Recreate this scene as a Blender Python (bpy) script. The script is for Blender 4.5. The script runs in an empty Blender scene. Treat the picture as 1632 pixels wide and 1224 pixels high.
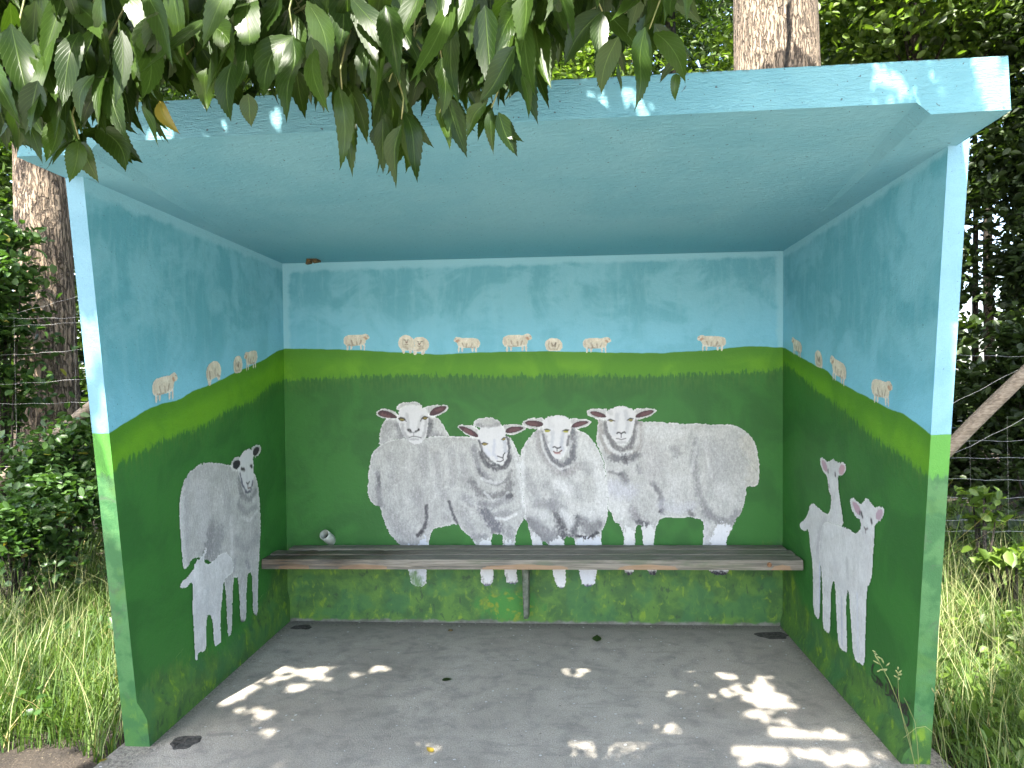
import bpy, math, random
import numpy as np
from mathutils import Vector, Matrix

random.seed(7)
RNG = np.random.default_rng(11)
SC = bpy.context.scene
COL = SC.collection

# ------------------------------------------------------------------ camera
CAM = np.array([1.6174, -3.7503, 1.3615]); FPX = 1065.2
_ya, _pi, _ro = -.0777, -.0035, -.0179
_R = np.array([math.cos(_ya), -math.sin(_ya), 0]); _F = np.array([math.sin(_ya), math.cos(_ya), 0]); _Z = np.array([0, 0, 1.])
CF = math.cos(_pi)*_F + math.sin(_pi)*_Z; _U = -math.sin(_pi)*_F + math.cos(_pi)*_Z
CR = math.cos(_ro)*_R + math.sin(_ro)*_U; CU = -math.sin(_ro)*_R + math.cos(_ro)*_U
cd = bpy.data.cameras.new("camera"); co = bpy.data.objects.new("camera", cd); COL.objects.link(co)
cd.sensor_width = 36; cd.lens = FPX/1632*36; cd.clip_start = .05; cd.clip_end = 500
m = Matrix.Identity(4)
for i in range(3):
    m[i][0] = CR[i]; m[i][1] = CU[i]; m[i][2] = -CF[i]; m[i][3] = CAM[i]
co.matrix_world = m
SC.camera = co

# ------------------------------------------------------------------ light
SUN_D = np.array([.15, .57, -1.0])            # direction the light travels
el = math.atan2(1, math.hypot(.15, .57)); rot = math.atan2(-.15, -.57)
w = bpy.data.worlds.new("World"); SC.world = w; w.use_nodes = True
nt = w.node_tree; sky = nt.nodes.new('ShaderNodeTexSky'); sky.sky_type = 'NISHITA'; sky.sun_disc = False
sky.dust_density = 3.; sky.ozone_density = .4; sky.sun_elevation = el; sky.sun_rotation = rot
nt.links.new(sky.outputs[0], nt.nodes['Background'].inputs[0]); nt.nodes['Background'].inputs[1].default_value = .15
sd = bpy.data.lights.new("sun", 'SUN'); so = bpy.data.objects.new("sun", sd); COL.objects.link(so)
sd.energy = 3.7; sd.angle = math.radians(.55); sd.color = (1, .95, .86)
so.rotation_euler = Vector(SUN_D).to_track_quat('-Z', 'Y').to_euler()
SC.view_settings.view_transform = 'Standard'; SC.view_settings.look = 'None'
SC.view_settings.exposure = 2.88; SC.view_settings.gamma = 1
SC.render.engine = 'CYCLES'
SC.cycles.max_bounces = 8; SC.cycles.diffuse_bounces = 5; SC.cycles.transparent_max_bounces = 8

# ------------------------------------------------------------------ helpers
def hit(px, py, n, d):
    """where the sight line through a measured photograph point meets the plane n.p = d"""
    D = CF + (px-816)/FPX*CR - (py-612)/FPX*CU; n = np.array(n, float)
    return CAM + D*((d - n@CAM)/(n@D))
def B(x, y): return hit(x, y, (0, 1, 0), 0)
def G(x, y): return hit(x, y, (0, 0, 1), 0)
AL, BL_, CL = .0010944, .0030097, .0072154
AR, BR_, CR_ = 2.7847345, .0173198, -.0136205
def Lw(x, y): return hit(x, y, (1, -CL, -BL_), AL)
def Rw(x, y): return hit(x, y, (1, -CR_, -BR_), AR)
def at(x, y, Y): return hit(x, y, (0, 1, 0), Y)
def xl(y, z): return AL + BL_*z + CL*y
def xr(y, z): return AR + BR_*z + CR_*y

def tag(o, label=None, cat=None, group=None, kind=None):
    if label: o['label'] = label
    if cat: o['category'] = cat
    if group: o['group'] = group
    if kind: o['kind'] = kind
    return o
def empty(name, loc=(0, 0, 0)):
    o = bpy.data.objects.new(name, None); COL.objects.link(o); o.location = loc; o.empty_display_size = .1
    return o
def mesh_obj(name, V, F, mat, parent=None, smooth=False, attrs=None, cols=None):
    me = bpy.data.meshes.new(name)
    V = np.asarray(V, dtype=np.float32).reshape(-1, 3)
    if parent is not None: V = V - np.array(parent.get('_o', (0, 0, 0)), dtype=np.float32)
    if isinstance(F, np.ndarray):
        n, k = F.shape
        me.vertices.add(len(V)); me.vertices.foreach_set('co', V.ravel())
        me.loops.add(n*k); me.loops.foreach_set('vertex_index', F.astype(np.int32).ravel())
        me.polygons.add(n); me.polygons.foreach_set('loop_start', np.arange(0, n*k, k, dtype=np.int32))
        me.polygons.foreach_set('loop_total', np.full(n, k, dtype=np.int32))
    else:
        me.from_pydata([tuple(map(float, v)) for v in V], [], [tuple(map(int, f)) for f in F])
    if attrs:
        for k, a in attrs.items():
            at_ = me.attributes.new(k, 'FLOAT', 'POINT'); at_.data.foreach_set('value', np.asarray(a, dtype=np.float32))
    if cols is not None:
        at_ = me.attributes.new('paint', 'FLOAT_COLOR', 'POINT')
        c4 = np.ones((len(V), 4), dtype=np.float32); c4[:, :3] = cols; at_.data.foreach_set('color', c4.ravel())
    me.update(calc_edges=True); me.validate()
    if smooth:
        me.polygons.foreach_set('use_smooth', np.ones(len(me.polygons), dtype=bool))
    me.materials.append(mat)
    o = bpy.data.objects.new(name, me); COL.objects.link(o)
    if parent is not None: o.parent = parent
    return o
class MB:
    def __init__(s): s.V = []; s.F = []
    def add(s, V, F):
        b = len(s.V); s.V += [tuple(v) for v in V]; s.F += [tuple(i+b for i in f) for f in F]
    def box8(s, P):  # P: 8 pts bottom ccw, top ccw
        s.add(P, [(3, 2, 1, 0), (4, 5, 6, 7), (0, 1, 5, 4), (1, 2, 6, 5), (2, 3, 7, 6), (3, 0, 4, 7)])
    def box(s, a, b):
        (x0, y0, z0), (x1, y1, z1) = a, b
        s.box8([(x0, y0, z0), (x1, y0, z0), (x1, y1, z0), (x0, y1, z0), (x0, y0, z1), (x1, y0, z1), (x1, y1, z1), (x0, y1, z1)])
    def tube(s, P, r, n=8, rough=0, cap=True, seed=0):
        P = [np.array(p, float) for p in P]; k = len(P)
        r = [r]*k if np.isscalar(r) else r
        rr = np.random.default_rng(seed)
        t0 = P[1]-P[0]; t0 /= np.linalg.norm(t0)
        ref = np.array([0, 0, 1.]) if abs(t0[2]) < .9 else np.array([1., 0, 0])
        V = []
        for i in range(k):
            t = P[min(i+1, k-1)]-P[max(i-1, 0)]; t = t/np.linalg.norm(t)
            a = np.cross(t, ref); a /= np.linalg.norm(a); b = np.cross(t, a)
            for j in range(n):
                th = 2*math.pi*j/n; q = r[i]*(1+rough*(rr.random()-.5))
                V.append(P[i]+q*(math.cos(th)*a+math.sin(th)*b))
        F = [(i*n+j, i*n+(j+1) % n, (i+1)*n+(j+1) % n, (i+1)*n+j) for i in range(k-1) for j in range(n)]
        if cap: F += [tuple(range(n-1, -1, -1)), tuple((k-1)*n+j for j in range(n))]
        s.add(V, F)
    def build(s, name, mat, parent=None, smooth=False): return mesh_obj(name, s.V, s.F, mat, parent, smooth)

# ---- materials
def newmat(name):
    mt = bpy.data.materials.new(name); mt.use_nodes = True; n = mt.node_tree
    return mt, n, n.nodes['Principled BSDF']
class NB:
    def __init__(s, tree): s.t = tree
    def n(s, typ, **kw):
        x = s.t.nodes.new(typ)
        for k, v in kw.items(): setattr(x, k, v)
        return x
    def l(s, a, b): s.t.links.new(a, b)
    def val(s, sock, v):
        if hasattr(v, 'is_linked') or isinstance(v, bpy.types.NodeSocket): s.l(v, sock)
        else: sock.default_value = v
    def math(s, op, a, b=0., c=0., clamp=False):
        x = s.n('ShaderNodeMath', operation=op, use_clamp=clamp)
        s.val(x.inputs[0], a); s.val(x.inputs[1], b); s.val(x.inputs[2], c)
        return x.outputs[0]
    def noise(s, vec, scale, detail=4, rough=.55, dist=0.):
        x = s.n('ShaderNodeTexNoise'); s.l(vec, x.inputs['Vector']); x.inputs['Scale'].default_value = scale
        x.inputs['Detail'].default_value = detail; x.inputs['Roughness'].default_value = rough; x.inputs['Distortion'].default_value = dist
        return x.outputs[0]
    def scl(s, vec, v):
        x = s.n('ShaderNodeMapping'); s.l(vec, x.inputs[0]); x.inputs['Scale'].default_value = v; return x.outputs[0]
    def ramp(s, v, a, b, lo=0., hi=1.):
        x = s.n('ShaderNodeMapRange'); x.interpolation_type = 'SMOOTHSTEP'
        s.val(x.inputs[0], v); x.inputs[1].default_value = a; x.inputs[2].default_value = b; x.inputs[3].default_value = lo; x.inputs[4].default_value = hi
        return x.outputs[0]
    def mix(s, f, a, b, mode='MIX'):
        x = s.n('ShaderNodeMix', data_type='RGBA', blend_type=mode)
        s.val(x.inputs[0], f)
        for k, v in ((6, a), (7, b)):
            if isinstance(v, tuple): x.inputs[k].default_value = (*v, 1)
            else: s.l(v, x.inputs[k])
        return x.outputs[2]
    def attr(s, name, out=2): x = s.n('ShaderNodeAttribute', attribute_name=name); return x.outputs[out]
    def obj(s): return s.n('ShaderNodeTexCoord').outputs['Object']
    def pos(s): return s.n('ShaderNodeNewGeometry').outputs['Position']
    def bump(s, h, strength, dist, prev=None):
        x = s.n('ShaderNodeBump'); s.l(h, x.inputs['Height']); x.inputs['Strength'].default_value = strength; x.inputs['Distance'].default_value = dist
        if prev is not None: s.l(prev, x.inputs['Normal'])
        return x.outputs[0]

def mat_mural():
    mt, t, p = newmat('mural_paint'); b = NB(t); v = b.pos()
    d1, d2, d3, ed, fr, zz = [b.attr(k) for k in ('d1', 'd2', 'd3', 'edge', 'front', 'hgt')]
    nf = b.noise(v, 60, 3); nm = b.noise(v, 14, 4); nl = b.noise(v, 3.2, 5, .6, .6)
    vs = b.scl(v, (9, 9, 1.6)); nstreak = b.noise(vs, 2.2, 5, .65)
    fine = b.noise(v, 260, 2)
    # sky: two brushed blues, lighter patches, paler towards the painted horizon
    sk = b.mix(b.ramp(nl, .42, .58), (.108, .355, .435), (.178, .45, .54))
    sk = b.mix(b.ramp(nstreak, .45, .7, 0, .45), sk, (.22, .49, .57))
    sk = b.mix(b.ramp(nm, .5, .72, 0, .4), sk, (.082, .31, .385))
    hz = b.math('MULTIPLY', b.ramp(d1, .0, .35, 1, 0), b.ramp(nl, .3, .6, .55, 1))
    sk = b.mix(b.math('MULTIPLY', hz, .8), sk, (.19, .51, .66))
    eg = b.ramp(b.math('ADD', ed, b.math('MULTIPLY', b.math('SUBTRACT', nm, .5), .05)), .026, .052, .9, 0)
    sk = b.mix(eg, sk, (.25, .52, .60))
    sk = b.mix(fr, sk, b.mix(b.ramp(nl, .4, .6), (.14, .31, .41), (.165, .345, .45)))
    # light meadow
    lg = b.mix(b.ramp(nl, .4, .62), (.072, .235, .004), (.110, .300, .006))
    lg = b.mix(b.ramp(d1, -.09, -.02, 0, .6), lg, (.048, .18, .006))
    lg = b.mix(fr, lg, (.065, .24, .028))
    # dark meadow
    dg = b.mix(b.ramp(nl, .4, .6), (.018, .112, .014), (.027, .146, .019))
    vert = b.noise(b.scl(v, (30, 30, 7)), 2.4, 3)
    up = b.math('MULTIPLY', b.ramp(d2, -.13, -.0, 0, 1), b.ramp(vert, .42, .6, 0, 1))
    dg = b.mix(b.math('MULTIPLY', up, .55), dg, (.055, .15, .02))
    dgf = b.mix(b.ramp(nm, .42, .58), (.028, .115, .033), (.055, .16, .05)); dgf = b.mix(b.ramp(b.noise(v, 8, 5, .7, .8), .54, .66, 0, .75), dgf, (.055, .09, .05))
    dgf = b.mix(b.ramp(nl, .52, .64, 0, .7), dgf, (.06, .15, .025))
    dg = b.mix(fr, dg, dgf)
    # mown rough grass at the foot of the wall
    n9 = b.noise(v, 9, 5, .65, .3); n8 = b.noise(b.scl(v, (14, 14, 8)), 1.6, 4, .6, .5)
    bg = b.mix(b.ramp(n9, .38, .62), (.035, .105, .022), (.075, .175, .025))
    bg = b.mix(b.ramp(n8, .56, .68, 0, .8), bg, (.16, .27, .015))
    bg = b.mix(b.ramp(n8, .33, .43, .8, 0), bg, (.022, .06, .022))
    bg = b.mix(b.ramp(b.noise(v, 5, 3), .5, .6, 0, .55), bg, (.03, .13, .04))
    q_ = B(812, 965); dv = b.n('ShaderNodeVectorMath', operation='DISTANCE'); mp = b.n('ShaderNodeMapping'); b.l(v, mp.inputs[0]); mp.inputs['Scale'].default_value = (.75, 1, 1.5)
    b.l(mp.outputs[0], dv.inputs[0]); dv.inputs[1].default_value = (q_[0]*.75, 0, q_[2]*1.5)
    da = b.ramp(b.math('ADD', dv.outputs['Value'], b.math('MULTIPLY', b.math('SUBTRACT', n8, .5), .3)), .06, .17, .85, 0)
    bg = b.mix(da, bg, b.mix(b.ramp(b.noise(v, 17, 3, .6, .5), .52, .62), (.04, .20, .025), (.20, .25, .01)))
    j = b.math('MULTIPLY', b.math('SUBTRACT', nm, .5), .012)
    m1 = b.ramp(b.math('ADD', d1, j), -.002, .003)
    j2 = b.math('MULTIPLY', b.math('SUBTRACT', vert, .5), .10)
    m2 = b.ramp(b.math('ADD', b.math('ADD', d2, j2), b.math('MULTIPLY', b.math('SUBTRACT', nf, .5), .04)), -.014, .014)
    j3 = b.math('MULTIPLY', b.math('SUBTRACT', vert, .5), .16)
    m3 = b.ramp(b.math('ADD', b.math('ADD', d3, j3), b.math('MULTIPLY', b.math('SUBTRACT', nf, .5), .04)), -.05, .03)
    c = b.mix(m3, bg, dg); c = b.mix(m2, c, lg); c = b.mix(m1, c, sk)
    # bare concrete strip at the very bottom
    m4 = b.ramp(b.math('ADD', zz, b.math('MULTIPLY', b.math('SUBTRACT', n9, .5), .06)), .006, .020)
    c = b.mix(m4, b.mix(b.ramp(nm, .4, .6), (.09, .095, .075), (.17, .175, .15)), c)
    # specks
    sp = b.ramp(b.noise(v, 120, 1), .74, .78, 0, .6); c = b.mix(sp, c, (.03, .04, .04))
    c = b.mix(b.ramp(fine, .3, .7, 0, .22), c, b.mix(1., c, (.55, .6, .6), 'MULTIPLY'))
    b.l(c, p.inputs['Base Color']); p.inputs['Roughness'].default_value = .62
    h = b.math('ADD', b.math('MULTIPLY', nf, .6), b.math('MULTIPLY', fine, .5))
    b.l(b.bump(nm, .25, .01, b.bump(h, .5, .004)), p.inputs['Normal'])
    return mt
def mat_roof():
    mt, t, p = newmat('roof_paint'); b = NB(t); v = b.pos()
    nl = b.noise(v, 2.6, 5, .6, .4); nf = b.noise(b.scl(v, (3, 8, 14)), 9, 5, .65, .7); fine = b.noise(v, 220, 2)
    ny = b.n('ShaderNodeSeparateXYZ'); b.l(b.n('ShaderNodeNewGeometry').outputs['Normal'], ny.inputs[0])
    pp = b.n('ShaderNodeSeparateXYZ'); b.l(v, pp.inputs[0])
    fas = b.mix(b.ramp(nl, .4, .62), (.112, .305, .375), (.14, .35, .42))
    sof = b.mix(b.ramp(nl, .35, .65), (.150, .368, .445), (.187, .410, .48))
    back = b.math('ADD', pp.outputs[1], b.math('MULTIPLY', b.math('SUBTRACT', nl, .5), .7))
    sof = b.mix(b.ramp(back, -.75, -.05), sof, (.10, .325, .40))  # fading daylight painted in: ceiling colour darkens towards the back
    c = b.mix(b.ramp(b.math('MULTIPLY', ny.outputs[1], -1), .4, .7), sof, fas)
    top = b.ramp(ny.outputs[2], .4, .7); c = b.mix(top, c, b.mix(b.ramp(nl, .4, .6), (.10, .11, .08), (.05, .08, .03)))
    sp = b.ramp(b.noise(v, 75, 1), .735, .76, 0, .8); c = b.mix(sp, c, (.04, .06, .07))
    ep = b.math('ADD', pp.outputs[2], b.math('MULTIPLY', b.math('SUBTRACT', b.noise(v, 40, 3), .5), .03))
    c = b.mix(b.ramp(ep, 2.236, 2.246, 0, .85), c, (.07, .10, .09))
    b.l(c, p.inputs['Base Color']); p.inputs['Roughness'].default_value = .55
    b.l(b.bump(nf, .55, .012, b.bump(fine, .35, .003)), p.inputs['Normal'])
    return mt
def mat_sheep():
    mt, t, p = newmat('sheep_paint'); b = NB(t); v = b.pos(); c = b.attr('paint', 0)
    wl = b.attr('wool')
    f1 = b.noise(v, 150, 3, .7); f2 = b.noise(v, 420, 1); f3 = b.noise(b.scl(v, (40, 40, 14)), 3, 4, .7)
    k = b.math('ADD', b.ramp(f1, .35, .65, .88, 1.07), b.ramp(f3, .35, .65, -.10, .12))
    k = b.math('ADD', b.math('MULTIPLY', b.math('SUBTRACT', k, 1.), wl), 1.)
    cc = b.n('ShaderNodeVectorMath', operation='SCALE'); b.l(c, cc.inputs[0]); b.l(k, cc.inputs[3])
    b.l(cc.outputs[0], p.inputs['Base Color']); p.inputs['Roughness'].default_value = .6
    b.l(b.bump(f1, .4, .003), p.inputs['Normal'])
    return mt
def mat_concrete():
    mt, t, p = newmat('slab_concrete'); b = NB(t); v = b.pos()
    nl = b.noise(v, 1.4, 6, .62, .5); nm = b.noise(v, 12, 5, .6); nf = b.noise(v, 190, 3, .7)
    vo = b.n('ShaderNodeTexVoronoi'); b.l(v, vo.inputs['Vector']); vo.inputs['Scale'].default_value = 95
    c = b.mix(b.ramp(nl, .36, .64), (.37, .335, .285), (.50, .455, .39))
    c = b.mix(b.ramp(nm, .45, .68, 0, .35), c, (.13, .135, .125))
    c = b.mix(b.ramp(nf, .40, .62, 0, .5), c, (.15, .14, .12))
    c = b.mix(b.ramp(vo.outputs['Distance'], .0, .22, .45, 0), c, (.36, .35, .33))
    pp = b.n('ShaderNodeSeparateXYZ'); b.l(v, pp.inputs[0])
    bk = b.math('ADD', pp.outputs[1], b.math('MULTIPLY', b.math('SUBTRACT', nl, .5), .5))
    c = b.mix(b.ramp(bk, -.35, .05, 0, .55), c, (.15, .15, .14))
    ex = b.math('MINIMUM', b.math('MINIMUM', pp.outputs[0], b.math('SUBTRACT', 2.8, pp.outputs[0])), b.math('MULTIPLY', pp.outputs[1], -1.))
    gr = b.math('MULTIPLY', b.ramp(b.math('ADD', ex, b.math('MULTIPLY', b.math('SUBTRACT', nm, .5), .14)), .02, .10, 1, 0), b.ramp(b.noise(v, 70, 4, .8), .42, .62, .25, 1.))
    c = b.mix(b.math('MULTIPLY', gr, .75), c, (.075, .07, .055))
    c = b.mix(b.ramp(b.noise(b.scl(v, (1, 2.2, 1)), 4.5, 6, .7, 1.), .52, .64, 0, .35), c, (.16, .155, .14))
    sp = b.ramp(b.noise(v, 48, 0), .80, .82, 0, .9); c = b.mix(sp, c, (.6, .6, .58))
    sp = b.ramp(b.noise(b.scl(v, (1.3, 1, 1)), 33, 1), .76, .79, 0, .7); c = b.mix(sp, c, (.06, .055, .045))
    b.l(c, p.inputs['Base Color']); p.inputs['Roughness'].default_value = .85
    b.l(b.bump(nf, 1., .008, b.bump(b.noise(v, 70, 4, .7), .6, .01)), p.inputs['Normal'])
    return mt
def mat_soil():
    mt, t, p = newmat('soil'); b = NB(t); v = b.pos()
    nl = b.noise(v, 2.5, 6, .6, .5); nf = b.noise(v, 55, 5, .7)
    c = b.mix(b.ramp(nl, .4, .62), (.024, .018, .013), (.050, .038, .027))
    c = b.mix(b.ramp(nf, .5, .7, 0, .6), c, (.05, .037, .026))
    c = b.mix(b.ramp(b.noise(v, 90, 1), .66, .72, 0, .7), c, (.19, .155, .10))
    b.l(c, p.inputs['Base Color']); p.inputs['Roughness'].default_value = .95
    b.l(b.bump(nf, .9, .03), p.inputs['Normal']); return mt
def mat_road():
    mt, t, p = newmat('road'); b = NB(t); v = b.pos()
    c = b.mix(b.noise(v, 80, 4), (.30, .28, .25), (.42, .39, .35)); b.l(c, p.inputs['Base Color']); p.inputs['Roughness'].default_value = .9
    return mt
def mat_wood():
    mt, t, p = newmat('bench_wood'); b = NB(t); v = b.obj()
    g = b.noise(b.scl(v, (1.2, 26, 26)), 3.2, 6, .7, .5); nl = b.noise(b.scl(v, (2, 6, 6)), 1.3, 4, .6, .5)
    c = b.mix(b.ramp(g, .35, .65), (.09, .085, .068), (.235, .21, .17))
    c = b.mix(b.ramp(nl, .52, .66, 0, .7), c, (.10, .115, .07))
    br = b.attr('bare'); c = b.mix(b.ramp(br, .08, .16, 0, .8), c, b.mix(g, (.25, .155, .08), (.31, .20, .12)))
    ch = b.attr('char'); c = b.mix(ch, c, b.mix(b.ramp(g, .4, .6), (.018, .014, .010), (.08, .05, .022)))
    b.l(c, p.inputs['Base Color']); p.inputs['Roughness'].default_value = .7
    b.l(b.bump(g, .7, .006), p.inputs['Normal']); return mt
def mat_plain(name, c1, c2, scale=30, rough=.7, bump=.3, metal=0., stretch=None):
    mt, t, p = newmat(name); b = NB(t); v = b.obj()
    n = b.noise(b.scl(v, stretch) if stretch else v, scale, 5, .65, .3)
    b.l(b.mix(b.ramp(n, .35, .65), c1, c2), p.inputs['Base Color']); p.inputs['Roughness'].default_value = rough; p.inputs['Metallic'].default_value = metal
    b.l(b.bump(n, bump, .01), p.inputs['Normal']); return mt
def mat_bark(name, c1, c2, c3):
    mt, t, p = newmat(name); b = NB(t); v = b.pos()
    vs = b.scl(v, (14, 14, 2.2)); n1 = b.noise(vs, 2.6, 8, .68, 1.4); n2 = b.noise(b.scl(v, (1, 1, .22)), 60, 5, .7)
    vo = b.n('ShaderNodeTexVoronoi', feature='DISTANCE_TO_EDGE'); b.l(b.scl(v, (30, 30, 3.2)), vo.inputs['Vector']); vo.inputs['Scale'].default_value = 1.1
    w_ = b.n('ShaderNodeVectorMath', operation='ADD'); b.l(b.scl(v, (30, 30, 3.2)), w_.inputs[0])
    sc_ = b.n('ShaderNodeVectorMath', operation='SCALE'); nn = b.n('ShaderNodeTexNoise'); b.l(v, nn.inputs['Vector']); nn.inputs['Scale'].default_value = 9; nn.inputs['Detail'].default_value = 5
    b.l(nn.outputs[1], sc_.inputs[0]); sc_.inputs[3].default_value = 1.9; b.l(sc_.outputs[0], w_.inputs[1]); b.l(w_.outputs[0], vo.inputs['Vector'])
    fur = b.math('MAXIMUM', b.ramp(vo.outputs['Distance'], 0, .2), b.ramp(n1, .42, .6))
    c = b.mix(b.ramp(n1, .35, .65), c1, c2); c = b.mix(b.ramp(n2, .4, .7, 0, .5), c, c3); c = b.mix(b.math('MULTIPLY', b.math('SUBTRACT', 1., fur), .85), c, tuple(x*.22 for x in c1))
    b.l(c, p.inputs['Base Color']); p.inputs['Roughness'].default_value = .9
    h = b.math('ADD', b.math('MULTIPLY', fur, .8), b.math('MULTIPLY', n1, .5))
    b.l(b.bump(h, 1., .035, b.bump(n2, .5, .01)), p.inputs['Normal']); return mt
def mat_leaf(name, ca, cb, cy=None, rough=.45, trans=.35, veins=False, gloss=.5):
    mt, t, p = newmat(name); b = NB(t); r = b.attr('rnd')
    c = b.mix(r, ca, cb)
    if cy: c = b.mix(b.ramp(r, .955, .975), c, cy)
    if veins:
        u = b.math('ABSOLUTE', b.attr('lu')); v = b.attr('lv')
        mid = b.ramp(u, .02, .06, 1, 0)
        ph = b.math('FRACT', b.math('ADD', b.math('MULTIPLY', v, 9.), b.math('MULTIPLY', u, -3.2)))
        sv = b.ramp(b.math('ABSOLUTE', b.math('SUBTRACT', ph, .5)), .03, .10, .16, 0)
        c = b.mix(b.math('MAXIMUM', b.math('MULTIPLY', mid, .55), sv), c, (.085, .14, .03))
        n = b.noise(b.obj(), 60, 4); c = b.mix(b.ramp(n, .4, .7, 0, .3), c, b.mix(1., c, (.6, .65, .5), 'MULTIPLY'))
        b.l(b.bump(b.math('ADD', mid, sv), .3, .002), p.inputs['Normal'])
    b.l(c, p.inputs['Base Color']); p.inputs['Roughness'].default_value = rough; p.inputs['Specular IOR Level'].default_value = gloss
    tr = b.n('ShaderNodeBsdfTranslucent'); b.l(b.mix(1., c, (1.5, 1.6, .7), 'MULTIPLY'), tr.inputs[0])
    mx = b.n('ShaderNodeMixShader'); mx.inputs[0].default_value = trans; b.l(p.outputs[0], mx.inputs[1]); b.l(tr.outputs[0], mx.inputs[2])
    b.l(mx.outputs[0], t.nodes['Material Output'].inputs[0]); return mt

M_mural = mat_mural(); M_roof = mat_roof(); M_sheep = mat_sheep(); M_conc = mat_concrete(); M_soil = mat_soil()
M_wood = mat_wood()
M_bark = mat_bark('bark_brown', (.21, .15, .10), (.40, .30, .21), (.11, .10, .06))
M_bark2 = mat_bark('bark_pale', (.24, .18, .125), (.37, .29, .21), (.16, .115, .075))
M_bark3 = mat_bark('bark_dark', (.045, .035, .028), (.09, .07, .05), (.04, .045, .02))
M_leafA = mat_leaf('ash_leaf', (.011, .027, .004), (.034, .066, .008), (.16, .13, .02), .36, .24, True, .24)
M_leafB = mat_leaf('wood_leaf', (.028, .062, .010), (.085, .15, .022), None, .5, .35)
M_leafC = mat_leaf('shrub_leaf', (.025, .065, .014), (.07, .14, .03), (.30, .22, .03), .45, .3)
M_leafD = mat_leaf('bright_leaf', (.06, .11, .015), (.13, .20, .03), None, .5, .4)
M_leafE = mat_leaf('shade_tinted_leaf', (.012, .026, .005), (.035, .062, .011), None, .5, .3)  # darker leaf copy, the deep shade of the woods is in its colour
M_grass = mat_leaf('grass_blade', (.035, .085, .010), (.12, .19, .032), (.34, .28, .13), .55, .35)
M_straw = mat_leaf('grass_stalk', (.22, .24, .09), (.36, .36, .18), None, .6, .2)
M_wire = mat_plain('galvanised_wire', (.30, .30, .29), (.46, .46, .45), 80, .45, .1, .6)
M_post = mat_plain('weathered_timber', (.13, .10, .07), (.27, .22, .16), 3.5, .85, .8, 0, (1, 22, 22))
M_black = mat_plain('black_paint', (.008, .010, .008), (.015, .016, .012), 60, .5, .1)
M_metal = mat_plain('painted_bracket', (.06, .085, .05), (.17, .18, .15), 25, .6, .5)
M_pvc = mat_plain('plastic_pipe', (.22, .25, .21), (.36, .39, .34), 18, .5, .2)
M_dark = mat_plain('painted_bore_dark', (.01, .01, .01), (.015, .013, .01), 40, .9)
M_rust = mat_plain('rusty_steel', (.03, .022, .010), (.16, .11, .04), 60, .8, .6)
M_bitu = mat_plain('patch_fill', (.022, .020, .018), (.075, .070, .062), 60, .9, 1.)

# ------------------------------------------------------------------ ground
def rough_sheet(name, x0, x1, y0, y1, nx, ny, zf, mat):
    X, Y = np.meshgrid(np.linspace(x0, x1, nx), np.linspace(y0, y1, ny)); Zz = zf(X, Y)
    V = np.stack([X, Y, Zz], -1).reshape(-1, 3); i = np.arange(nx*ny).reshape(ny, nx)
    F = np.stack([i[:-1, :-1], i[:-1, 1:], i[1:, 1:], i[1:, :-1]], -1).reshape(-1, 4)
    return mesh_obj(name, V, F, mat, None, True)
def gz(X, Y):
    h = .025*np.sin(X*2.3+1)*np.sin(Y*1.9) + .018*np.sin(X*5.1+Y*3.3) + .01*np.sin(X*11-Y*9)
    near = np.exp(-((np.clip(np.abs(X-1.4)-1.5, 0, 9))**2)*3)*(Y < .3)
    return -.045 + h*(1-.7*near) - .02*near
def gzc(x, y): return float(gz(np.array(x), np.array(y)))
# ground: one sheet reaching the horizon, denser near the shelter
lin = np.concatenate([-np.geomspace(250, 8, 14), np.linspace(-7, 10, 120), np.geomspace(11, 250, 14)])
X, Y = np.meshgrid(lin, lin); Zz = np.where((np.abs(X) < 9) & (np.abs(Y) < 10), gz(X, Y), -.05)
i = np.arange(len(lin)**2).reshape(len(lin), len(lin))
tag(mesh_obj('ground', np.stack([X, Y, Zz], -1).reshape(-1, 3), np.stack([i[:-1, :-1], i[:-1, 1:], i[1:, 1:], i[1:, :-1]], -1).reshape(-1, 4), M_soil, None, True), kind='structure')
s = MB(); s.box((-40, -14, -.2), (40, -3.15, -.012)); tag(s.build('road', mat_road()), kind='structure')
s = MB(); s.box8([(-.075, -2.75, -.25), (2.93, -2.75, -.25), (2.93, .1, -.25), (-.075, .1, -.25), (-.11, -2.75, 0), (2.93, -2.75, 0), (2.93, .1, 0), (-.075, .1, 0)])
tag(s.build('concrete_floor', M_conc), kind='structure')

# ------------------------------------------------------------------ shelter
def line(pts, side):
    f = {'L': Lw, 'R': Rw, 'B': B}[side]; P = sorted([f(*q) for q in pts], key=lambda p: p[0] if side == 'B' else p[1])
    a = np.array([(p[0] if side == 'B' else p[1]) for p in P]); z = np.array([p[2] for p in P])
    return lambda s_: np.interp(s_, a, z)
HILL = {'L': line([(175, 690), (190, 680), (215, 665), (235, 652), (260, 643), (285, 637), (310, 622), (340, 612), (372, 595), (400, 583), (420, 574), (440, 560), (455, 556)], 'L'),
        'B': line([(455, 556), (500, 556), (530, 557), (570, 558), (600, 560), (640, 562), (700, 565), (740, 563), (790, 561), (830, 560), (880, 560), (930, 561), (980, 562), (1050, 563), (1100, 560), (1140, 558), (1170, 554), (1200, 552), (1249, 554)], 'B'),
        'R': line([(1249, 554), (1265, 563), (1280, 571), (1300, 583), (1318, 590), (1330, 605), (1350, 616), (1380, 632), (1410, 648), (1440, 660), (1465, 678), (1484, 693)], 'R')}
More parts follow.
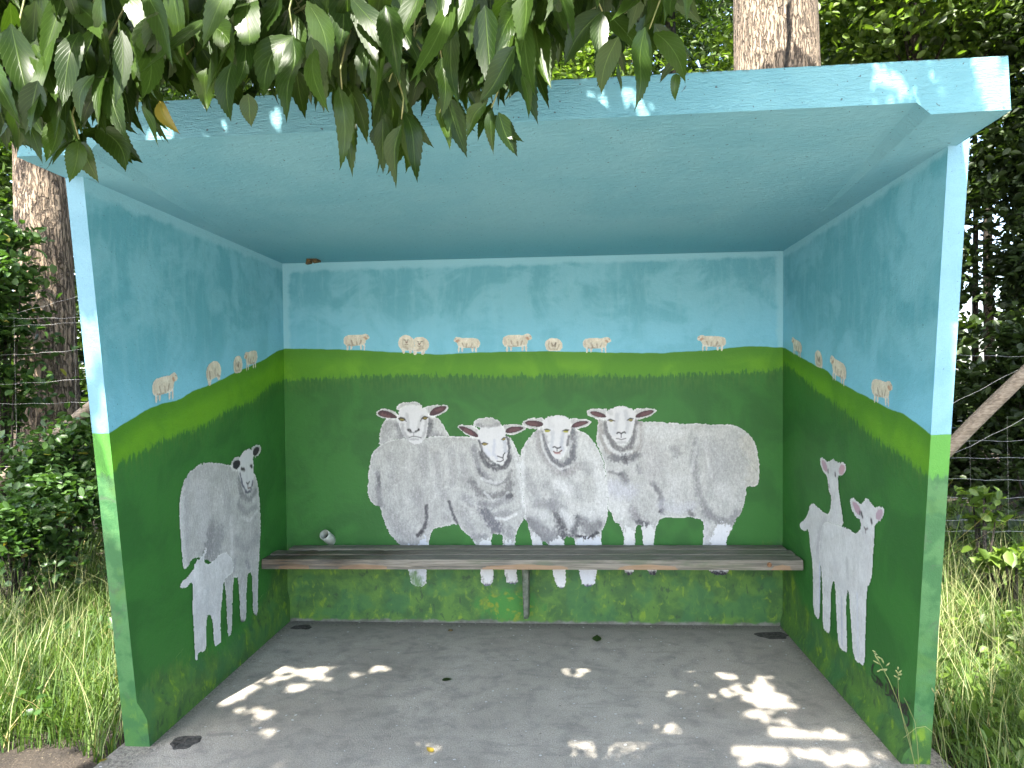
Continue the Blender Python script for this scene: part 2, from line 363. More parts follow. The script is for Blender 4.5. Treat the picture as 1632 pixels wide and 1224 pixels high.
DARK = {'L': line([(177, 765), (192, 735), (223, 722), (257, 702), (285, 692), (326, 678), (357, 656), (405, 637), (432, 613), (453, 606)], 'L'),
        'B': line([(455, 606), (550, 600), (700, 598), (800, 600), (900, 598), (1000, 600), (1100, 597), (1200, 592), (1249, 588)], 'B'),
        'R': line([(1250, 578), (1278, 602), (1312, 630), (1346, 655), (1381, 688), (1415, 712), (1449, 733), (1480, 760)], 'R')}
FOOT = {'L': line([(205, 1120), (254, 1065), (300, 1050), (343, 1034), (388, 996), (422, 951), (446, 880)], 'L'),
        'B': line([(455, 870), (560, 892), (700, 902), (960, 905), (1140, 890), (1249, 860)], 'B'),
        'R': line([(1255, 880), (1278, 958), (1312, 996), (1346, 1037), (1374, 1058), (1398, 1078), (1432, 1106), (1449, 1147)], 'R')}
BTL, BTR = B(450, 420), B(1248, 400)
FTL, FTR = Lw(133, 288), Rw(1512, 222)
FBL, FBR = np.array([xl(-1.334, 0), -1.334, 0]), np.array([xr(-1.320, 0), -1.320, 0])
FY = -1.795
cL0, cR0, cL1, cR1 = at(27, 250, FY), at(1612, 175, FY), at(27, 172, FY), at(1609, 87, FY)
xc_r0, xc_r1 = at(1484, 178, FY)[0], at(1463, 163, FY)[0]
OX0, OX1 = cL0[0], cR0[0]
def soffit(x, y, rec=0.):
    t = np.clip(y/FY, -.1, 1); zl = BTL[2]+(cL0[2]-BTL[2])*t; zr = BTR[2]+(cR0[2]-BTR[2])*t
    return zl+(zr-zl)*(x/2.8) + rec*max((t-.45)/.55, 0)*.034
shelter = empty('bus_shelter', (1.4, 0, 0)); shelter['_o'] = (1.4, 0, 0)
tag(shelter, 'painted concrete bus shelter with blue roof and sheep mural on its three inner walls', 'bus shelter')

def wall_patches(side):
    V = []; Fq = []; A = {k: [] for k in ('d1', 'd2', 'd3', 'edge', 'front', 'hgt')}
    def patch(P, sarr, front):     # P (m,n,3)
        m_, n_ = P.shape[:2]; b0 = sum(len(v) for v in V); V.append(P.reshape(-1, 3))
        i_ = np.arange(m_*n_).reshape(m_, n_)+b0
        Fq.append(np.stack([i_[:-1, :-1], i_[:-1, 1:], i_[1:, 1:], i_[1:, :-1]], -1).reshape(-1, 4))
        S = sarr.ravel(); Zp = P[..., 2].ravel()
        A['d1'].append(Zp-HILL[side](S)); A['d2'].append(Zp-DARK[side](S)); A['d3'].append(Zp-FOOT[side](S))
        A['hgt'].append(Zp if side == 'B' else Zp+.02); A['front'].append(np.full(S.shape, front))
        if side == 'B': e = np.minimum(np.minimum(S-.006, 2.82-S), 2.055-Zp)
        else:
            top = BTL[2]+(FTL[2]-BTL[2])*(S/-1.6) if side == 'L' else BTR[2]+(FTR[2]-BTR[2])*(S/-1.55)
            e = top-Zp
        A['edge'].append(np.clip(e, 0, 9) if front == 0 else np.full(S.shape, 9.))
    if side == 'B':
        xs = np.linspace(-.03, 2.86, 90); zs = np.linspace(-.15, 2.1, 70)
        Xx, Zg = np.meshgrid(xs, zs); patch(np.stack([Xx, Xx*0, Zg], -1), Xx, 0.)
        patch(np.stack([Xx, Xx*0+.09, Zg], -1)[:, ::-1], Xx, 0.)
        for k in (0, -1): patch(np.stack([np.stack([Xx[:, k], Xx[:, k]*0, Zg[:, k]], -1), np.stack([Xx[:, k], Xx[:, k]*0+.09, Zg[:, k]], -1)], 1), np.stack([Xx[:, k]]*2, 1), 0.)
        patch(np.stack([np.stack([xs, xs*0, xs*0+2.1], -1), np.stack([xs, xs*0+.09, xs*0+2.1], -1)], 0), np.stack([xs]*2, 0), 0.)
    else:
        fb, ft = (FBL, FTL) if side == 'L' else (FBR, FTR); xf = xl if side == 'L' else xr; sg = -1 if side == 'L' else 1
        T = .064
        zs = np.linspace(-.15, 1, 60); rows_i = []; rows_o = []
        # heights: fraction of full height, so that the top row sits just inside the roof slab
        fr = np.concatenate([[-.07], np.linspace(0, 1.012, 60)]); pl = .034
        for q in fr:
            yf = fb[1]+(ft[1]-fb[1])*q
            ys = np.linspace(.0, yf, 50); zt = BTL[2] if side == 'L' else BTR[2]
            zz = (zt+(ft[2]-zt)*(ys/yf))*q
            lo, hi_ = (.12, .175) if side == 'L' else (.03, .055)
            ins = np.clip((hi_-zz)/(hi_-lo), 0, 1)*(.4+.6*ys/yf)*pl
            rows_i.append(np.stack([xf(ys, zz)-sg*ins, ys, zz], -1)); rows_o.append(np.stack([xf(ys, zz)+sg*T, ys, zz], -1))
        I = np.array(rows_i); O = np.array(rows_o)
        # extend outer skin back past the rear wall
        Ib = I.copy()
        patch(Ib, Ib[..., 1], 0.); patch(O[:, ::-1], O[:, ::-1, 1], 0.)
        fs = np.linspace(0, 1, 4)[None, :, None]
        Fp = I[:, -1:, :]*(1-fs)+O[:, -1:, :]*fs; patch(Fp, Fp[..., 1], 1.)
        Tp = np.stack([I[-1], O[-1]], 0); patch(Tp, Tp[..., 1], 0.)
        Bk = np.stack([I[:, 0], O[:, 0]], 1); patch(Bk, Bk[..., 1], 0.)
    return np.concatenate(V), np.concatenate(Fq), {k: np.concatenate(v) for k, v in A.items()}
WALL = {}
for side, nm in (('L', 'side_wall'), ('B', 'back_wall'), ('R', 'side_wall')):
    V, Fq, A = wall_patches(side)
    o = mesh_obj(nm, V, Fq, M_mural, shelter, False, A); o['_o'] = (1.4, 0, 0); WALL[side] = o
WALL['L']['label'] = 'left side wall painted with a grey ewe and suckling lamb'
WALL['R']['label'] = 'right side wall painted with two white lambs'
WALL['B']['label'] = 'back wall painted with four big sheep and small sheep on the hill'

# roof slab with a shallow recessed soffit
def roof():
    V = []; F = []; ts = np.linspace(-.06, 1, 14)
    nx = 6
    rows = []
    for t in ts:
        y = t*FY; tt = max(t, 0)
        xa = .0+(.165)*tt; xb = .0+.20*tt; xd = 2.82+(xc_r0-2.82)*tt; xc = 2.82+(xc_r1-2.82)*tt
        xs = [OX0, xa-.002, xb, (xb+xc)/2, xc-.002, xd, OX1]; rec = [0, 0, 1, 1, 1, 0, 0]
        rows.append([len(V)+k for k in range(7)]); V += [(x, y, soffit(x, y, r)) for x, r in zip(xs, rec)]
    for a, b_ in zip(rows[:-1], rows[1:]): F += [(a[k], b_[k], b_[k+1], a[k+1]) for k in range(6)]
    f = rows[-1]; bk = rows[0]
    n0 = len(V); V += [(OX0+.003, FY+.004, cL1[2]), (OX1-.003, FY+.004, cR1[2]), (OX1-.003, .12, 2.17), (OX0+.003, .12, 2.17)]
    F += [(n0, n0+1, n0+2, n0+3), tuple(f[::-1][::1])[::-1] + (n0+1, n0)][:1]
    F += [tuple(f)+(n0+1, n0), tuple(bk[::-1])+(n0+3, n0+2)]
    F += [tuple(r[0] for r in rows)+(n0, n0+3), tuple(r[6] for r in rows[::-1])+(n0+2, n0+1)]
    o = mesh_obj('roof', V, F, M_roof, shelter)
    bv = o.modifiers.new('b', 'BEVEL'); bv.width = .006; bv.segments = 2; bv.limit_method = 'ANGLE'; bv.angle_limit = math.radians(50)
    return o
roof()

# ------------------------------------------------------------------ mural figures
def inpoly(P, poly):
    x, y = P[:, 0], P[:, 1]; r = np.zeros(len(P), bool); poly = np.asarray(poly); n = len(poly); j = n-1
    for i_ in range(n):
        xi, yi = poly[i_]; xj, yj = poly[j]
        if yi != yj:
            r ^= ((yi > y) != (yj > y)) & (x < (xj-xi)*(y-yi)/(yj-yi)+xi)
        j = i_
    return r
def segdist(P, pts):
    d = np.full(len(P), 1e9)
    for a, b_ in zip(pts[:-1], pts[1:]):
        a = np.array(a); b_ = np.array(b_); ab = b_-a; t = np.clip(((P-a)@ab)/max(ab@ab, 1e-12), 0, 1)
        d = np.minimum(d, np.linalg.norm(P-a-t[:, None]*ab, axis=1))
    return d
def smooth_poly(p, it=2):
    p = np.asarray(p, float)
    for _ in range(it):
        q = np.roll(p, -1, 0); p = np.stack([.75*p+.25*q, .25*p+.75*q], 1).reshape(-1, 2)
    return p
def hashn(P, s, seed=0):      # smooth value noise on a 2-D lattice
    q = P/s; i0 = np.floor(q).astype(np.int64); f = q-i0; f = f*f*(3-2*f)
    def h(a, b_): v = np.sin((a*127.1+b_*311.7+seed*74.7))*43758.5453; return v-np.floor(v)
    a, b_ = i0[:, 0], i0[:, 1]
    return (h(a, b_)*(1-f[:, 0])+h(a+1, b_)*f[:, 0])*(1-f[:, 1])+(h(a, b_+1)*(1-f[:, 0])+h(a+1, b_+1)*f[:, 0])*f[:, 1]

class Canvas:
    """figures painted on one wall; coordinates are wall metres (s along, z up)"""
    def __init__(s, side, step):
        s.side = side; s.f = {'L': Lw, 'B': B, 'R': Rw}[side]; s.step = step; s.taken = []; s.k = 0
    def w(s, pts):
        o = []
        for q in pts:
            p = s.f(*q); o.append((p[0] if s.side == 'B' else p[1], p[2]))
        return np.array(o)
    def world(s, S, Zc):
        e = .0034-.0003*min(s.k, 8)
        if s.side == 'B': return np.stack([S, S*0-e, Zc], -1)
        if s.side == 'L': return np.stack([xl(S, Zc)+e, S, Zc], -1)
        return np.stack([xr(S, Zc)-e, S, Zc], -1)
    def paint(s, polys, ops, base, wool, label, jit=1.0, holes=(), name='painted_sheep', step=None, smooth=1, rim=1, rw=1.):
        st = step or s.step
        W_ = [smooth_poly(s.w(p), smooth) if len(p) > 3 else s.w(p) for p in polys]; H_ = [s.w(p) for p in holes]
        allp = np.concatenate(W_); mn, mxx = allp.min(0)-.02, allp.max(0)+.02
        nx, nz = [int(v)+2 for v in (mxx-mn)/st]
        gx = mn[0]+np.arange(nx)*st; gzz = mn[1]+np.arange(nz)*st
        Xg, Zg = np.meshgrid(gx, gzz); P = np.stack([Xg.ravel(), Zg.ravel()], 1)
        # ragged brush edge
        off = np.stack([hashn(P, .006, 1)-.5, hashn(P, .006, 2)-.5], 1)*.006*jit + np.stack([hashn(P, .014, 3)-.5, hashn(P, .014, 4)-.5], 1)*.006*jit
        Q = P+off
        ins = np.zeros(len(P), bool)
        for p in W_: ins |= inpoly(Q, p)
        for p in H_: ins &= ~inpoly(Q, p)
        own = ins.copy(); tk_ = np.zeros(len(P), bool)
        for t_ in s.taken: tk_ |= t_(Q)
        C = np.tile(np.array(base, float), (len(P), 1)); C *= (1+.24*(hashn(P, .055, 5)-.5)*wool+.10*(hashn(P, .018, 6)-.5)+.12*(hashn(P*[1, .35], .010, 9)-.5)*wool)[:, None]
        wl = np.full(len(P), float(wool))
        if wool:
            for k_, p in enumerate(W_):
                dd_ = segdist(P, np.concatenate([p, p[:1]])); a = np.clip(1.2-dd_/(.0085*min(1, rw)), 0, 1)*.6*(.5+hashn(P, .009, 12)*.8); a = np.clip(a, 0, 1)
                C = C*(1-a[:, None])+np.array((.72, .72, .70))*a[:, None]
        for op in ops:
            kind = op[0]
            if kind == 'S':      # soft stroke: pts, width px, colour, alpha
                pts = s.w(op[1]); sc = op[2]/285.; d = segdist(P, pts)+ (hashn(P, .010, 7)-.5)*sc*.7*wool+(hashn(P*[1, .4], .005, 41)-.5)*sc*.5*wool
                a = np.clip(1.3-d/sc, 0, 1); a = a*a*(3-2*a)*min(1., op[4]*(1.12 if op[3][0] < .5 else .75))
                if wool: a = a*(.78+.44*hashn(P*[1, .5], .007, 8))
                a = np.clip(a, 0, 1); C = C*(1-a[:, None])+np.array(op[3])*a[:, None]
            elif kind == 'P':    # polygon fill: pts, colour, alpha, wool
                pp = smooth_poly(s.w(op[1]), 2 if op[3] > .95 else 1); mk = inpoly(P if op[3] > .95 else P+(off*2.6 if wool else 0)+(np.stack([P[:, 0]*0, (hashn(P*[1, .3], .006, 31)-.5)*.035], 1) if wool > .9 else 0), pp)
                C[mk] = C[mk]*(1-op[3])+np.array(op[2])*op[3]
                if len(op) > 4: wl[mk] = op[4]
            elif kind == 'L':    # hard thin line
                pts = s.w(op[1]); d = segdist(P, pts); a = np.clip(1.4-d/(op[2]/285.), 0, 1)*op[4]
                C = C*(1-a[:, None])+np.array(op[3])*a[:, None]
        if wool:
            st_ = (hashn(P, .0065, 15) > .83)*(hashn(P, .06, 16) > .42)*(wl > .5)*.13*wool; C = C*(1-st_[:, None])
            st_ = (hashn(P, .0065, 17) > .80)*(hashn(P, .05, 18) > .45)*(wl > .5)*.16*wool; C = C*(1-st_[:, None])+.78*st_[:, None]
        m2 = own.reshape(nz, nx); cell = m2[:-1, :-1] & m2[:-1, 1:] & m2[1:, 1:] & m2[1:, :-1]
        t2 = tk_.reshape(nz, nx); cell &= ~(t2[:-1, :-1] & t2[:-1, 1:] & t2[1:, 1:] & t2[1:, :-1])
        # painted rim: slightly brighter paint at the outline
        i_ = np.arange(nx*nz).reshape(nz, nx); jj, kk = np.nonzero(cell)
        Fq = np.stack([i_[jj, kk], i_[jj, kk+1], i_[jj+1, kk+1], i_[jj+1, kk]], 1)
        if s.side == 'L': Fq = Fq[:, ::-1]
        used = np.unique(Fq); rm = np.full(nx*nz, -1); rm[used] = np.arange(len(used))
        Vw = s.world(P[used, 0], P[used, 1])
        s.k += 1
        o = mesh_obj(name, Vw, rm[Fq], M_sheep, WALL[s.side], False, {'wool': wl[used]}, np.clip(C[used], .004, .95))
        o['label'] = label
        s.taken.append(lambda Qq, W_=W_, H_=H_: np.logical_and(np.any([inpoly(Qq, p) for p in W_], axis=0), ~np.any([inpoly(Qq, p) for p in H_], axis=0) if H_ else True))
        return o
def zr(pts, ox, oy, k): return [(ox+x/k, oy+y/k) for x, y in pts]
Z1 = lambda *p: zr(p, 570, 620, 5.829)
Z2 = lambda *p: zr(p, 570, 760, 5.829)
Z3 = lambda *p: zr(p, 800, 620, 5.829)
Z4 = lambda *p: zr(p, 800, 760, 5.829)
Z5 = lambda *p: zr(p, 960, 630, 5.829)
Z6 = lambda *p: zr(p, 980, 740, 5.829)
Z7 = lambda *p: zr(p, 260, 690, 3.22)
Z8 = lambda *p: zr(p, 1250, 710, 3.22)
WHT = (.63, .63, .63); WOOL = (.50, .50, .51); DK = (.075, .075, .085); MD = (.215, .215, .225); EAR = (.055, .022, .028); EARI = (.12, .05, .055); LINE = (.02, .018, .02)
FACE = (.58, .57, .575); BLU = (.52, .56, .66); CREAM = (.60, .55, .44)
cb = Canvas('B', .003)

# faces first (they overlap the backs behind them)
earA = [Z1((165, 225), (200, 188), (260, 175), (310, 190), (350, 205), (385, 240), (385, 275), (300, 280), (240, 275), (190, 262)), Z1((590, 175), (660, 155), (740, 142), (835, 143), (850, 175), (820, 215), (745, 255), (690, 258), (645, 250))]
faceA = Z1((372, 270), (385, 200), (430, 165), (520, 150), (600, 165), (650, 210), (660, 275), (648, 380), (632, 460), (600, 500), (545, 518), (490, 502), (450, 462), (408, 400), (385, 335))
woolA = Z1((350, 200), (362, 160), (400, 130), (450, 115), (520, 118), (570, 122), (605, 160), (600, 200), (480, 210))
bodyA = Z1((250, 280), (380, 230), (640, 230), (745, 258), (790, 320), (830, 390), (865, 445), (865, 540), (500, 540), (195, 540), (205, 430), (215, 350))
opsA = [('S', Z1((300, 330), (260, 420), (250, 480)), 9, MD, .35), ('S', Z1((370, 330), (400, 430), (450, 500)), 6, MD, .8), ('S', Z1((670, 300), (660, 400), (640, 470)), 6, DK, .75), ('S', Z1((700, 420), (760, 440)), 7, MD, .6),
        ('P', faceA, FACE, 1., .25), ('S', Z1((480, 130), (560, 140)), 3, (.38, .38, .38), .5),
        ('S', Z1((455, 235), (470, 300), (465, 370)), 3, MD, .35), ('S', Z1((600, 250), (575, 310), (565, 360)), 3, MD, .35), ('S', Z1((415, 330), (425, 400), (470, 460)), 3.5, MD, .5), ('S', Z1((635, 300), (625, 400), (600, 450)), 3, MD, .45),
        ('P', Z1((180, 225), (215, 195), (265, 200), (320, 220), (375, 262), (350, 275), (260, 265), (205, 250)), EAR, 1., .1), ('S', Z1((225, 235), (290, 255)), 3, EARI, .8),
        ('P', Z1((662, 245), (680, 200), (720, 168), (790, 155), (830, 160), (815, 195), (760, 230), (700, 250)), EAR, 1., .1), ('S', Z1((730, 200), (780, 185)), 3, EARI, .7),
        ('P', Z1((380, 280), (400, 262), (430, 270), (450, 292), (420, 300), (392, 298)), (.05, .035, .01), 1., 0), ('L', Z1((400, 284), (425, 286)), 1.1, (.25, .20, .04), .9), ('L', Z1((378, 275), (400, 262), (435, 270), (452, 300)), .9, LINE, .9),
        ('P', Z1((598, 275), (615, 255), (640, 255), (655, 270), (635, 287), (610, 285)), (.05, .035, .01), 1., 0), ('L', Z1((618, 270), (640, 270)), 1.1, (.25, .20, .04), .9), ('L', Z1((585, 298), (598, 270), (620, 252), (655, 262)), .9, LINE, .9),
        ('S', Z1((475, 380), (495, 395)), 2.4, LINE, 1.), ('S', Z1((570, 378), (545, 395)), 2.4, LINE, 1.), ('L', Z1((490, 400), (520, 405), (550, 398)), .9, MD, .9), ('L', Z1((522, 405), (522, 435)), .9, MD, .9), ('L', Z1((480, 450), (510, 440), (540, 440), (590, 452)), 1., LINE, .7), ('S', Z1((500, 465), (560, 468)), 2, MD, .5)]
# face of A keeps its place in front of the next sheep's back
earB = [Z1((922, 335), (960, 325), (1040, 335), (1090, 345), (1130, 380), (1140, 450), (1090, 455), (1040, 442), (985, 408), (935, 370)), Z1((1330, 330), (1400, 322), (1500, 325), (1565, 340), (1578, 362), (1540, 395), (1470, 428), (1390, 425), (1360, 400))]
faceB = Z1((1120, 400), (1130, 360), (1200, 335), (1300, 330), (1350, 345), (1385, 430), (1405, 520), (1405, 600), (1385, 670), (1340, 705), (1285, 690), (1200, 620), (1150, 540), (1125, 470))
woolB = Z1((1072, 350), (1075, 310), (1100, 285), (1150, 268), (1230, 262), (1300, 280), (1335, 310), (1345, 350), (1200, 370))
bodyB = Z1((200, 528), (260, 492), (340, 467), (430, 455), (640, 447), (730, 435), (860, 440), (1000, 440), (1120, 452), (1250, 430), (1400, 430), (1435, 465), (1470, 540), (1502, 612), (1520, 650), (1530, 750), (1560, 900), (1575, 1000), (1580, 1100), (1560, 1180)) + \
        Z1((1530, 1240), (1490, 1300), (1475, 1350), (1465, 1420), (1460, 1491), (1470, 1600), (1480, 1701), (1500, 1816), (1385, 1816), (1362, 1700), (1345, 1491), (1350, 1400), (1340, 1350), (1240, 1350), (1243, 1491), (1262, 1700), (1260, 1826), (1150, 1826), (1140, 1700), (1110, 1491), (1085, 1420), (1040, 1370), (990, 1330), (940, 1272), (918, 1256), (880, 1262), (800, 1280), (700, 1300), (680, 1360), (665, 1430), (657, 1491), (645, 1700), (640, 1836), (500, 1836), (478, 1700), (430, 1491), (418, 1470), (350, 1410), (290, 1340), (240, 1210), (215, 1120), (200, 1088), (150, 1075), (110, 1030), (90, 960), (92, 890), (105, 750), (120, 640), (150, 570))
opsB = [('S', Z1((185, 780), (200, 950), (205, 1080)), 5, MD, .9), ('S', Z1((200, 820), (205, 900)), 3, DK, .5), ('S', Z1((215, 1060), (250, 1090)), 4, MD, .6)]
for (x0, y0, x1, y1, w_, a) in ((610, 560, 620, 800, 9, .3), (720, 620, 760, 900, 10, .32), (860, 560, 880, 880, 9, .34), (960, 620, 1010, 900, 8, .3), (330, 620, 330, 900, 12, .2), (560, 980, 600, 1200, 14, .3), (800, 960, 840, 1180, 10, .3), (300, 1180, 380, 1380, 16, .35), (440, 1300, 520, 1420, 16, .35)):
    opsB.append(('S', Z1((x0, y0), (x1, y1)), w_, MD, a))
for (x0, y0, x1, y1, w_, a) in ((480, 560, 490, 760, 4, .5), (680, 620, 700, 800, 3.5, .6), (700, 800, 740, 960, 3.5, .6), (830, 640, 840, 820, 3.5, .5), (930, 620, 940, 720, 3, .5), (340, 900, 350, 1000, 4, .5), (360, 1030, 370, 1140, 3, .4), (1000, 960, 1060, 1060, 3, .9), (1060, 1040, 1130, 1100, 2.6, .8), (770, 1120, 850, 1160, 3, .5), (110, 700, 100, 960, 6, .45), (260, 1250, 330, 1370, 4, .4)):
    opsB.append(('S', Z1((x0, y0), (x1, y1)), w_*1.3, (.62, .62, .61), a*.55))
opsB += [('S', Z1((640, 1080), (645, 1200), (620, 1290), (560, 1360)), 3.6, DK, .95), ('S', Z1((560, 1360), (600, 1330)), 4, LINE, .5), ('S', Z1((850, 1040), (880, 1150), (930, 1260)), 2.8, DK, .85),
         ('S', Z1((1080, 540), (1100, 640), (1140, 760), (1240, 860)), 6, MD, .8), ('S', Z1((1150, 600), (1200, 700), (1290, 740), (1380, 720), (1410, 620)), 5, DK, .8), ('S', Z1((1130, 760), (1180, 840), (1270, 880), (1380, 860), (1425, 760)), 4, DK, .5),
         ('S', Z1((1060, 860), (1120, 960), (1250, 1000), (1390, 960), (1420, 880)), 7, DK, .55), ('S', Z1((1150, 830), (1200, 850), (1260, 870), (1330, 860)), 3, WHT, .8), ('S', Z1((1180, 960), (1250, 1035), (1350, 1020), (1400, 960)), 2.6, WHT, .7),
         ('S', Z1((1000, 1000), (1060, 1060)), 8, MD, .5), ('S', Z1((1130, 1060), (1260, 1080), (1400, 1010)), 7, MD, .7), ('S', Z1((1400, 1000), (1425, 990)), 5, DK, .8),
         ('S', Z1((1180, 1140), (1240, 1220), (1300, 1300)), 12, (.13, .13, .15), .85), ('S', Z1((1300, 1170), (1400, 1150)), 9, MD, .6), ('S', Z1((1290, 1200), (1380, 1210), (1470, 1160)), 2.8, WHT, .95), ('S', Z1((1070, 1380), (1180, 1370)), 6, MD, .7), ('S', Z1((1410, 1300), (1420, 1360)), 8, MD, .6), ('S', Z1((980, 1150), (1050, 1300)), 10, MD, .35),
         ('S', Z1((1490, 700), (1530, 900), (1550, 1080)), 5, WHT, .8), ('S', Z1((1440, 500), (1480, 650)), 5, (.62, .62, .62), .6), ('S', Z1((300, 1420), (460, 1460)), 8, MD, .4),
         ('P', Z1((1112, 1405), (1235, 1390), (1270, 1500), (1262, 1800), (1150, 1800)), WHT, .9, .3), ('P', Z1((1355, 1395), (1450, 1395), (1500, 1800), (1385, 1800)), WHT, .9, .3), ('P', Z1((440, 1455), (560, 1470), (590, 1400), (665, 1360), (650, 1830), (495, 1830)), (.56, .59, .66), .8, .3),
         ('P', faceB, FACE, 1., .25), ('S', Z1((1110, 335), (1220, 345), (1320, 325)), 3.4, (.22, .22, .22), .7), ('P', Z1((935, 345), (970, 342), (1050, 370), (1110, 410), (1128, 448), (1080, 445), (1010, 412), (955, 375)), EAR, 1., .1), ('S', Z1((1000, 380), (1070, 420)), 3, EARI, .8),
         ('P', Z1((1372, 385), (1400, 355), (1470, 345), (1540, 352), (1545, 368), (1480, 400), (1400, 412), (1375, 405)), EAR, 1., .1), ('S', Z1((1420, 385), (1490, 372)), 3, EARI, .7),
         ('S', Z1((1130, 480), (1160, 580), (1230, 670), (1310, 712)), 2.6, DK, .8), ('S', Z1((1385, 430), (1410, 540), (1400, 640), (1370, 700)), 2.6, DK, .9), ('S', Z1((1270, 480), (1265, 600), (1290, 640)), 3, (.42, .43, .5), .6), ('S', Z1((1365, 480), (1375, 580)), 4, (.36, .37, .42), .6), ('S', Z1((1190, 560), (1220, 600)), 5, (.50, .52, .6), .6),
         ('P', Z1((1150, 508), (1175, 497), (1205, 505), (1210, 518), (1180, 525), (1158, 520)), (.07, .05, .015), 1., 0), ('L', Z1((1168, 512), (1198, 511)), 1.0, (.34, .26, .06), .9), ('L', Z1((1148, 508), (1175, 495), (1212, 508)), .8, LINE, .9),
         ('P', Z1((1338, 468), (1355, 452), (1378, 452), (1375, 470), (1350, 482)), (.07, .05, .015), 1., 0), ('L', Z1((1350, 468), (1368, 462)), 1., (.34, .26, .06), .8), ('L', Z1((1335, 470), (1355, 450), (1380, 450)), .8, LINE, .9),
         ('L', Z1((1300, 622), (1325, 632), (1350, 640), (1355, 610), (1368, 592)), 1., LINE, .95), ('L', Z1((1350, 640), (1355, 660), (1325, 675), (1295, 670)), .9, LINE, .9),
         ('S', Z1((1155, 1826), (1255, 1826)), 3, (.05, .05, .10), .95), ('S', Z1((1390, 1812), (1495, 1812)), 3, (.05, .05, .10), .95),
         ('S', Z1((520, 1740), (560, 1800)), 10, (.10, .20, .06), .75)]
earC = [Z3((390, 262), (330, 265), (260, 270), (200, 292), (178, 320), (200, 345), (250, 370), (330, 375), (395, 350)), Z3((615, 272), (700, 270), (790, 280), (840, 300), (822, 328), (765, 357), (700, 378), (635, 372))]
faceC = Z3((385, 350), (385, 290), (410, 255), (470, 248), (530, 238), (590, 248), (628, 275), (640, 350), (632, 420), (612, 480), (600, 540), (580, 600), (550, 640), (510, 650), (465, 620), (440, 560), (410, 490), (390, 410))
bodyC = Z3((160, 618), (190, 540), (230, 470), (280, 410), (330, 370), (400, 330), (620, 330), (700, 378), (750, 392), (800, 425), (850, 480), (900, 560), (940, 650), (960, 760), (985, 900), (988, 1050), (985, 1150), (960, 1270), (925, 1312), (925, 1380), (925, 1491), (880, 1700), (860, 1836), (745, 1836), (715, 1700), (692, 1491), (680, 1420), (660, 1380), (580, 1372), (582, 1440), (578, 1491), (600, 1701), (590, 1856), (515, 1851), (465, 1700), (435, 1491), (415, 1430), (380, 1400), (378, 1491), (292, 1491), (272, 1400), (250, 1300), (225, 1212), (200, 1205), (215, 1150), (200, 1000), (180, 850), (165, 750))
